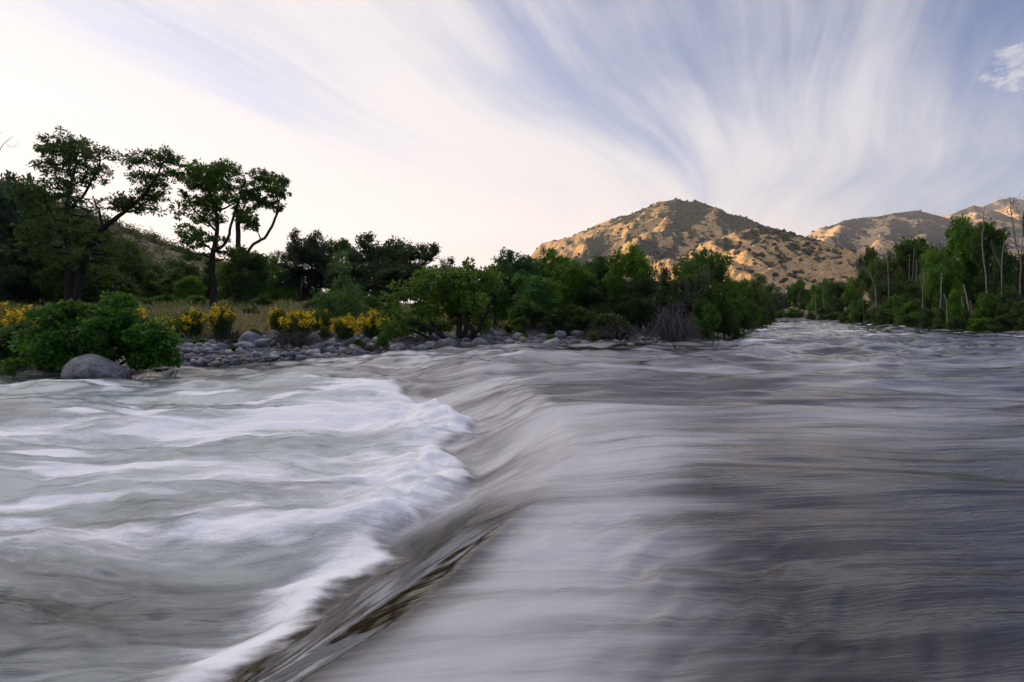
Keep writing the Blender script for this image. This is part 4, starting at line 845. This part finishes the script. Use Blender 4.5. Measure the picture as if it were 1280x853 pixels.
# ------------------------------------------------------------------ rocks
def rock_mesh(seed, sub=3, flat=.62):
    bm = bmesh.new(); bmesh.ops.create_icosphere(bm, subdivisions=sub, radius=1)
    V = np.array([v.co[:] for v in bm.verts]); F = np.array([[v.index for v in f.verts] for f in bm.faces]); bm.free()
    R = np.random.default_rng(seed)
    d = 1 + .16 * noise(V[:, 0] * 1.1 + seed, V[:, 1] * 1.1 + V[:, 2], seed) + .10 * noise(V[:, 1] * 1.7, V[:, 2] * 1.7 + V[:, 0], seed + 3)
    V = V * d[:, None]
    for _ in range(7):                                  # a few worn flat faces
        n = R.normal(0, 1, 3); n /= np.linalg.norm(n); o = R.uniform(.74, .95); e = V @ n - o
        V = V - np.where(e > 0, e * .8, 0)[:, None] * n
    V = V * np.array([1.15, .85, flat])
    return mesh_from('rock', V, F, True)
def build_rocks():
    RM = [rock_mesh(200 + i, 3, f) for i, f in enumerate((.62, .55, .7, .5, .66, .75, .6, .58))]
    for m_ in RM: m_.materials.append(ROCK)
    R = np.random.default_rng(99)
    # the big boulder
    bm = bmesh.new(); bmesh.ops.create_icosphere(bm, subdivisions=5, radius=1)
    V = np.array([v.co[:] for v in bm.verts]); F = np.array([[v.index for v in f.verts] for f in bm.faces]); bm.free()
    x = V[:, 0].copy()
    V = V * (1 + .05 * noise(V[:, 0] * 1.6, V[:, 1] * 1.6 + V[:, 2], 7) + .03 * noise(V[:, 0] * 3, V[:, 2] * 3 + V[:, 1], 8) + .012 * noise(V[:, 0] * 9, V[:, 2] * 9 + V[:, 1], 9))[:, None]
    V[:, 2] *= (.98 + .10 * np.cos((x + .45) * 1.6) - .22 * (x + .2) - .12 * np.maximum(x, 0))
    n = np.array([.35, -.8, -.35]); n /= np.linalg.norm(n); e = V @ n - .62; V -= np.where(e > 0, e * .75, 0)[:, None] * n
    me = mesh_from('boulder', V, F, True); me.materials.append(ROCK)
    Y = 18.6; X = wx(121, Y); o = link('boulder', me, None, None, (.30, .295, .295), (X, Y, -.46)); o.scale = (39 / FPX * Y, .8, .74)
    tag(o, 'big smooth grey boulder at the waterline below the leafy shrub', 'boulder')
    # rocks one can point at
    named = [(6, 460, 12, 9, (.15, .16, .19), 'dark grey rock at the left edge by the leafy shrub'), (15, 456, 8, 5, (.2, .2, .21), 'small grey rock beside the left edge rock'), (313, 424, 14, 9, (.33, .33, .35), 'long pale slab rock left of the fullest broom'), (345, 420, 9, 8, (.28, .25, .22), 'brownish rock beside the long pale slab'),
             (328, 428, 16, 6, (.3, .3, .33), 'flat pale rock in front of the long slab'), (365, 443, 10, 5, (.17, .18, .21), 'dark rounded rock at the water below the fullest broom'), (342, 424, 7, 6, (.36, .33, .3), 'pale round rock left of the dead brush'), (392, 424, 9, 8, (.35, .33, .31), 'round tan rock right of the fullest broom'), (403, 417, 7, 6, (.4, .4, .41), 'whitish rock under the mostly green broom'),
             (395, 435, 11, 6, (.24, .22, .22), 'broad grey rock in front of the round tan one'), (412, 430, 9, 5, (.27, .25, .24), 'grey flat rock left of the round broom'), (427, 446, 5, 3, (.42, .4, .37), 'little pale stone at the water below the round broom'), (497, 434, 10, 6, (.42, .41, .39), 'pale rock at the water under the log'), (529, 435, 10, 4, (.33, .34, .35), 'smooth flat pale rock in the water below the leafy shrub'),
             (553, 432, 13, 8, (.12, .115, .11), 'dark boulder below the stump of the leafy shrub'), (588, 432, 11, 7, (.22, .18, .155), 'brown boulder right of the stump'), (604, 431, 9, 6, (.13, .145, .175), 'blue grey boulder next to the brown one'), (617, 435, 9, 4, (.24, .25, .28), 'low grey rock in the water right of the blue grey one'), (551, 440, 6, 2, (.4, .37, .33), 'thin pale stone awash below the log'),
             (612, 415, 7, 5, (.4, .38, .36), 'pale rock up the bank right of the leafy shrub'), (608, 422, 9, 6, (.27, .24, .22), 'brownish rock stacked behind the blue grey boulder'), (700, 418, 10, 6, (.27, .28, .31), 'large grey rock behind the bright reeds'), (722, 417, 11, 5, (.2, .2, .21), 'flat dark rock right of the bright reeds'), (732, 430, 9, 5, (.38, .37, .35), 'pale rock in the cobbles left of the dead brush'), (787, 431, 9, 5, (.4, .38, .34), 'pale rock at the water left of the big dead brush')]
    taken = []
    def put(X, Y, r, sx, sz, col, name, sink=.25):
        z = max(float(ground_z(X, Y)), float(level(X, Y)) - .05)
        o = bpy.data.objects.new(name, RM[R.integers(0, 8)]); COL.objects.link(o)
        o.location = (X, Y, z + sz * (.62 - sink)); o.scale = (sx / 1.15, r / .95, sz / .6); o.rotation_euler = (R.normal(0, .12), R.normal(0, .12), R.choice([0, PI]) + R.normal(0, .35)); o.color = (*col, 1)
        taken.append((X, Y, max(sx, r))); return o
    def solve_Y(px, py):
        Ys = np.linspace(18, 45, 500); Xs = wx(px, Ys); zs = np.maximum(ground_z(Xs, Ys), level(Xs, Ys)); pj = HOR - (zs - CAMH) * FPX / Ys
        return float(Ys[np.argmin(np.abs(pj - py))])
    for px, py, a, b, col, lb in named:
        Y = solve_Y(px, py + b * .8); k = Y / FPX; o = put(wx(px, Y), Y, a * k * .8, a * k, b * k * 1.1, col, 'rock', .1); tag(o, lb, 'rock', 'larger rocks on the bank')
    # cobbles: each an object of its own
    cols = {'pale grey': (.44, .44, .45), 'blue grey': (.25, .27, .305), 'tan': (.41, .35, .28), 'dark': (.13, .128, .13), 'whitish': (.56, .55, .53)}
    names = list(cols); cob = []; tries = 0
    bands = [(222, 480, 190), (480, 660, 35), (640, 835, 45)]
    for a, b, cnt in bands:
        got = 0
        while got < cnt and tries < 60000:
            tries += 1; px = R.uniform(a, b); d0 = R.uniform(-.15, 1) ** 1.3 if R.random() < .9 else 0; d0 = (abs(d0)) * (7.5 if a == 222 else 4.)
            Ys = np.linspace(19, 46, 200); Xs = wx(px, Ys); dd = shore_dist(Xs, Ys); i = int(np.argmin(np.abs(dd - d0)))
            X, Y = float(Xs[i]), float(Ys[i]); r = R.uniform(.12, .29) * (1.6 if R.random() < .15 else 1)
            if any((X - t[0]) ** 2 + ((Y - t[1]) * 1.0) ** 2 < ((r + t[2]) * .72) ** 2 for t in taken): continue
            cn = names[R.choice(5, p=[.34, .26, .16, .12, .12])]; v = R.uniform(.85, 1.15)
            o = put(X, Y, r * .8, r, r * R.uniform(.5, .8), tuple(c * v for c in cols[cn]), 'cobble', .2)
            cob.append((o, cn, px, d0)); got += 1
    marks = [(222, 262, 'beside the leafy shrub'), (262, 300, 'below the airy broom'), (300, 340, 'by the long pale slab'), (340, 385, 'below the fullest broom'), (385, 420, 'left of the round broom'), (420, 450, 'below the round broom'), (450, 482, 'near the twig heap'),
             (482, 540, 'under the log'), (540, 600, 'by the stump'), (600, 660, 'beside the willow'), (660, 715, 'around the bright reeds'), (715, 765, 'right of the reeds'), (765, 836, 'by the big dead brush')]
    rows = [(-1, 1.2, 'at the waterline'), (1.2, 3.2, 'on the lower bank'), (3.2, 99, 'high on the bank')]
    byk = {}
    for o, cn, px, d0 in cob:
        mk = next((m_[2] for m_ in marks if m_[0] <= px < m_[1]), marks[-1][2]); rw = next(r_[2] for r_ in rows if r_[0] <= d0 < r_[1])
        byk.setdefault((cn, rw, mk), []).append((px, o))
    ordn = ['leftmost', 'second', 'third', 'fourth', 'fifth', 'sixth', 'seventh', 'eighth', 'ninth', 'tenth', 'eleventh', 'twelfth']
    for (cn, rw, mk), lst in byk.items():
        lst.sort(key=lambda q: q[0])
        for i, (_, o) in enumerate(lst):
            lb = f'{cn} cobble {rw} {mk}' if len(lst) == 1 else (f'leftmost of the {cn} cobbles {rw} {mk}' if i == 0 else (f'rightmost of the {cn} cobbles {rw} {mk}' if i == len(lst) - 1 else f'{ordn[i]} from left of {cn} cobbles {rw} {mk}'))
            tag(o, lb, 'cobble', 'cobbles on the river bank')
    # small stones between them
    bm = bmesh.new(); bmesh.ops.create_icosphere(bm, subdivisions=2, radius=1)
    bv = np.array([v.co[:] for v in bm.verts]); bf = np.array([[v.index for v in f.verts] for f in bm.faces]); bm.free()
    k = 5200; px = R.uniform(190, 850, k); Y = R.uniform(20, 42, k); X = (px - 640) / FPX * Y; d = shore_dist(X, Y)
    keep = (d > -.3) & (d < 8.5); X, Y = X[keep], Y[keep]; k = len(X); Z = np.maximum(ground_z(X, Y), level(X, Y) - .03)
    r = R.uniform(.04, .13, k); V = bv[None] * (1 + R.normal(0, .05, (k, len(bv), 1))) * (r[:, None] * np.stack([R.uniform(.8, 1.4, k), R.uniform(.8, 1.3, k), R.uniform(.5, .8, k)], -1))[:, None, :]
    V = V + np.stack([X, Y, Z + r * .3], -1)[:, None, :]
    me = mesh_from('gravel', V.reshape(-1, 3), (bf[None] + (np.arange(k) * len(bv))[:, None, None]).reshape(-1, 3), True)
    tag(link('gravel', me, ROCK, None, (.26, .255, .25)), 'small grey stones between the cobbles on the bank', 'gravel', kind='stuff')

# ------------------------------------------------------------------ sky, sun, camera
SUN_AZ, SUN_EL = -52., 6.
def build_light():
    w = bpy.data.worlds.new('World'); SC.world = w; w.use_nodes = True; nt = w.node_tree; nt.nodes.clear()
    sky = nd(nt, 'ShaderNodeTexSky'); sky.sky_type = 'NISHITA'; sky.sun_disc = False
    sky.sun_elevation = math.radians(SUN_EL); sky.sun_rotation = math.radians(SUN_AZ); sky.altitude = 300; sky.dust_density = 1.2; sky.air_density = 1.; sky.ozone_density = 1.5
    g = nd(nt, 'ShaderNodeTexCoord').outputs['Generated']
    sp = nd(nt, 'ShaderNodeSeparateXYZ', Vector=g); z = sp.outputs[2]
    zz = mth(nt, 'ADD', mth(nt, 'MAXIMUM', z, 0.), .11)
    a = math.radians(26)
    u = mth(nt, 'DIVIDE', mth(nt, 'ADD', mth(nt, 'MULTIPLY', sp.outputs[0], math.sin(a)), mth(nt, 'MULTIPLY', sp.outputs[1], math.cos(a))), zz)
    v = mth(nt, 'DIVIDE', mth(nt, 'SUBTRACT', mth(nt, 'MULTIPLY', sp.outputs[0], math.cos(a)), mth(nt, 'MULTIPLY', sp.outputs[1], math.sin(a))), zz)
    uv = nd(nt, 'ShaderNodeCombineXYZ', X=u, Y=v).outputs[0]
    wv = ntex(nt, mapping(nt, uv, (.27, .45, 1), (3.1, 1.7, 0)), 1., 2, .5)
    v2 = mth(nt, 'ADD', v, mth(nt, 'MULTIPLY', mth(nt, 'SUBTRACT', wv, .5), 1.6))
    uv2 = nd(nt, 'ShaderNodeCombineXYZ', X=u, Y=v2).outputs[0]
    c1 = ntex(nt, mapping(nt, uv2, (.30, 1.0, 1), (.4, 5.3, 0)), 1., 5, .55)
    c2 = ntex(nt, mapping(nt, uv2, (.5, 4.2, 1), (2.2, 1.1, 0)), 1., 5, .6)
    c3 = ntex(nt, mapping(nt, uv2, (1.0, 17., 1)), 1., 4, .65)
    # closeness to the sun thickens the veil (forward scatter of thin ice cloud)
    sd = (math.sin(math.radians(SUN_AZ)) * math.cos(math.radians(SUN_EL)), math.cos(math.radians(SUN_AZ)) * math.cos(math.radians(SUN_EL)), math.sin(math.radians(SUN_EL)))
    dt = nd(nt, 'ShaderNodeVectorMath', _operation='DOT_PRODUCT'); nt.links.new(g, dt.inputs[0]); dt.inputs[1].default_value = sd
    sunf = mapr(nt, dt.outputs['Value'], -.25, .95, 0, 1, False)
    k = mth(nt, 'ADD', mth(nt, 'ADD', mth(nt, 'MULTIPLY', c1, .70), mth(nt, 'MULTIPLY', c2, .21)), mth(nt, 'MULTIPLY', c3, .13))
    hz = mapr(nt, z, .0, .38, .24, 0, False)
    k = mth(nt, 'ADD', mth(nt, 'ADD', k, mth(nt, 'MULTIPLY', sunf, .30)), hz)
    veil = mapr(nt, k, .54, .86, .02, .95)
    lit = mixc(nt, sunf, (1.80, 1.86, 2.04), (2.66, 2.54, 2.56))
    cc = nd(nt, 'ShaderNodeMix'); cc.data_type = 'RGBA'
    lowc = mapr(nt, z, .0, .30, 1, 0)
    lit = mixc(nt, mth(nt, 'MULTIPLY', lowc, .6), lit, mixc(nt, sunf, (1.95, 1.80, 1.84), (2.66, 2.38, 2.25)))
    pn = ntex(nt, mapping(nt, g, (1, 1, 1.9)), 34., 6, .7, .4)
    for px, py, r in ((1034, 219, 2.4), (1270, 86, 3.0), (1048, 211, 1.6)):
        dv = Vector(((px - 640) / FPX, 1., (HOR - py) / FPX)).normalized()
        dd = nd(nt, 'ShaderNodeVectorMath', _operation='DOT_PRODUCT'); nt.links.new(g, dd.inputs[0]); dd.inputs[1].default_value = dv
        f = mapr(nt, dd.outputs['Value'], math.cos(math.radians(r)), 1., 0, 1)
        pf = mapr(nt, mth(nt, 'ADD', pn, mth(nt, 'MULTIPLY', f, .34)), .70, .98, 0, .8)
        veil = mth(nt, 'MAXIMUM', veil, pf)
    lit = mixc(nt, mapr(nt, z, .5, .75), lit, mixc(nt, 1., lit, (4.9, 4.65, 4.5), 'MULTIPLY'))  # cloud overhead, above the view, brightened as added fill light for the valley
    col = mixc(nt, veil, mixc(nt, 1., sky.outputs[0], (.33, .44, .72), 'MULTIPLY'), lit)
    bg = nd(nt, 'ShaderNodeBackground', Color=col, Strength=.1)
    o = nt.nodes.new('ShaderNodeOutputWorld'); nt.links.new(bg.outputs[0], o.inputs[0])
    s = bpy.data.lights.new('sun', 'SUN'); s.energy = 5.; s.angle = math.radians(.5); s.color = (1, .67, .37)
    so = bpy.data.objects.new('sun', s); COL.objects.link(so)
    so.rotation_euler = (-Vector(sd)).to_track_quat('-Z', 'Y').to_euler(); so.location = Vector(sd) * 100
def build_haze():
    bm = bmesh.new(); bmesh.ops.create_cube(bm, size=1)
    for v in bm.verts: v.co = (v.co.x * 14400 + 5, v.co.y * 14400 + 40, -34 + (v.co.z + .5) * 1150)
    me = bpy.data.meshes.new('haze'); bm.to_mesh(me); bm.free()
    m, nt = newmat('haze_air')
    v = nd(nt, 'ShaderNodeVolumePrincipled', Color=(.80, .85, .95, 1), Density=5.5e-5, Anisotropy=.2)
    o = nt.nodes.new('ShaderNodeOutputMaterial'); nt.links.new(v.outputs[0], o.inputs['Volume'])
    tag(link('haze', me, m), 'thin evening haze in the valley air', 'haze', kind='stuff')
def build_camera():
    c = bpy.data.cameras.new('camera'); c.sensor_width = 36; c.lens = FPX / 1280 * 36; c.clip_end = 20000; c.clip_start = .05
    c.shift_y = -(426.5 - HOR) / 1280
    o = bpy.data.objects.new('camera', c); COL.objects.link(o); o.location = (0, 0, CAMH); o.rotation_euler = (PI / 2, 0, 0)
    SC.camera = o

build_ground(); build_water(); build_mountains(); build_left_trees(); build_middle_trees(); build_right_trees(); build_bank_plants(); build_rocks(); build_light(); build_haze(); build_camera()
vs = SC.view_settings; vs.view_transform = 'Standard'; vs.look = 'None'; vs.exposure = 1.82; vs.gamma = 1.; vs.use_curve_mapping = False
SC.cycles.use_denoising = True; SC.cycles.max_bounces = 7; SC.cycles.diffuse_bounces = 4; SC.cycles.glossy_bounces = 3; SC.cycles.transmission_bounces = 3; SC.cycles.sample_clamp_indirect = 6
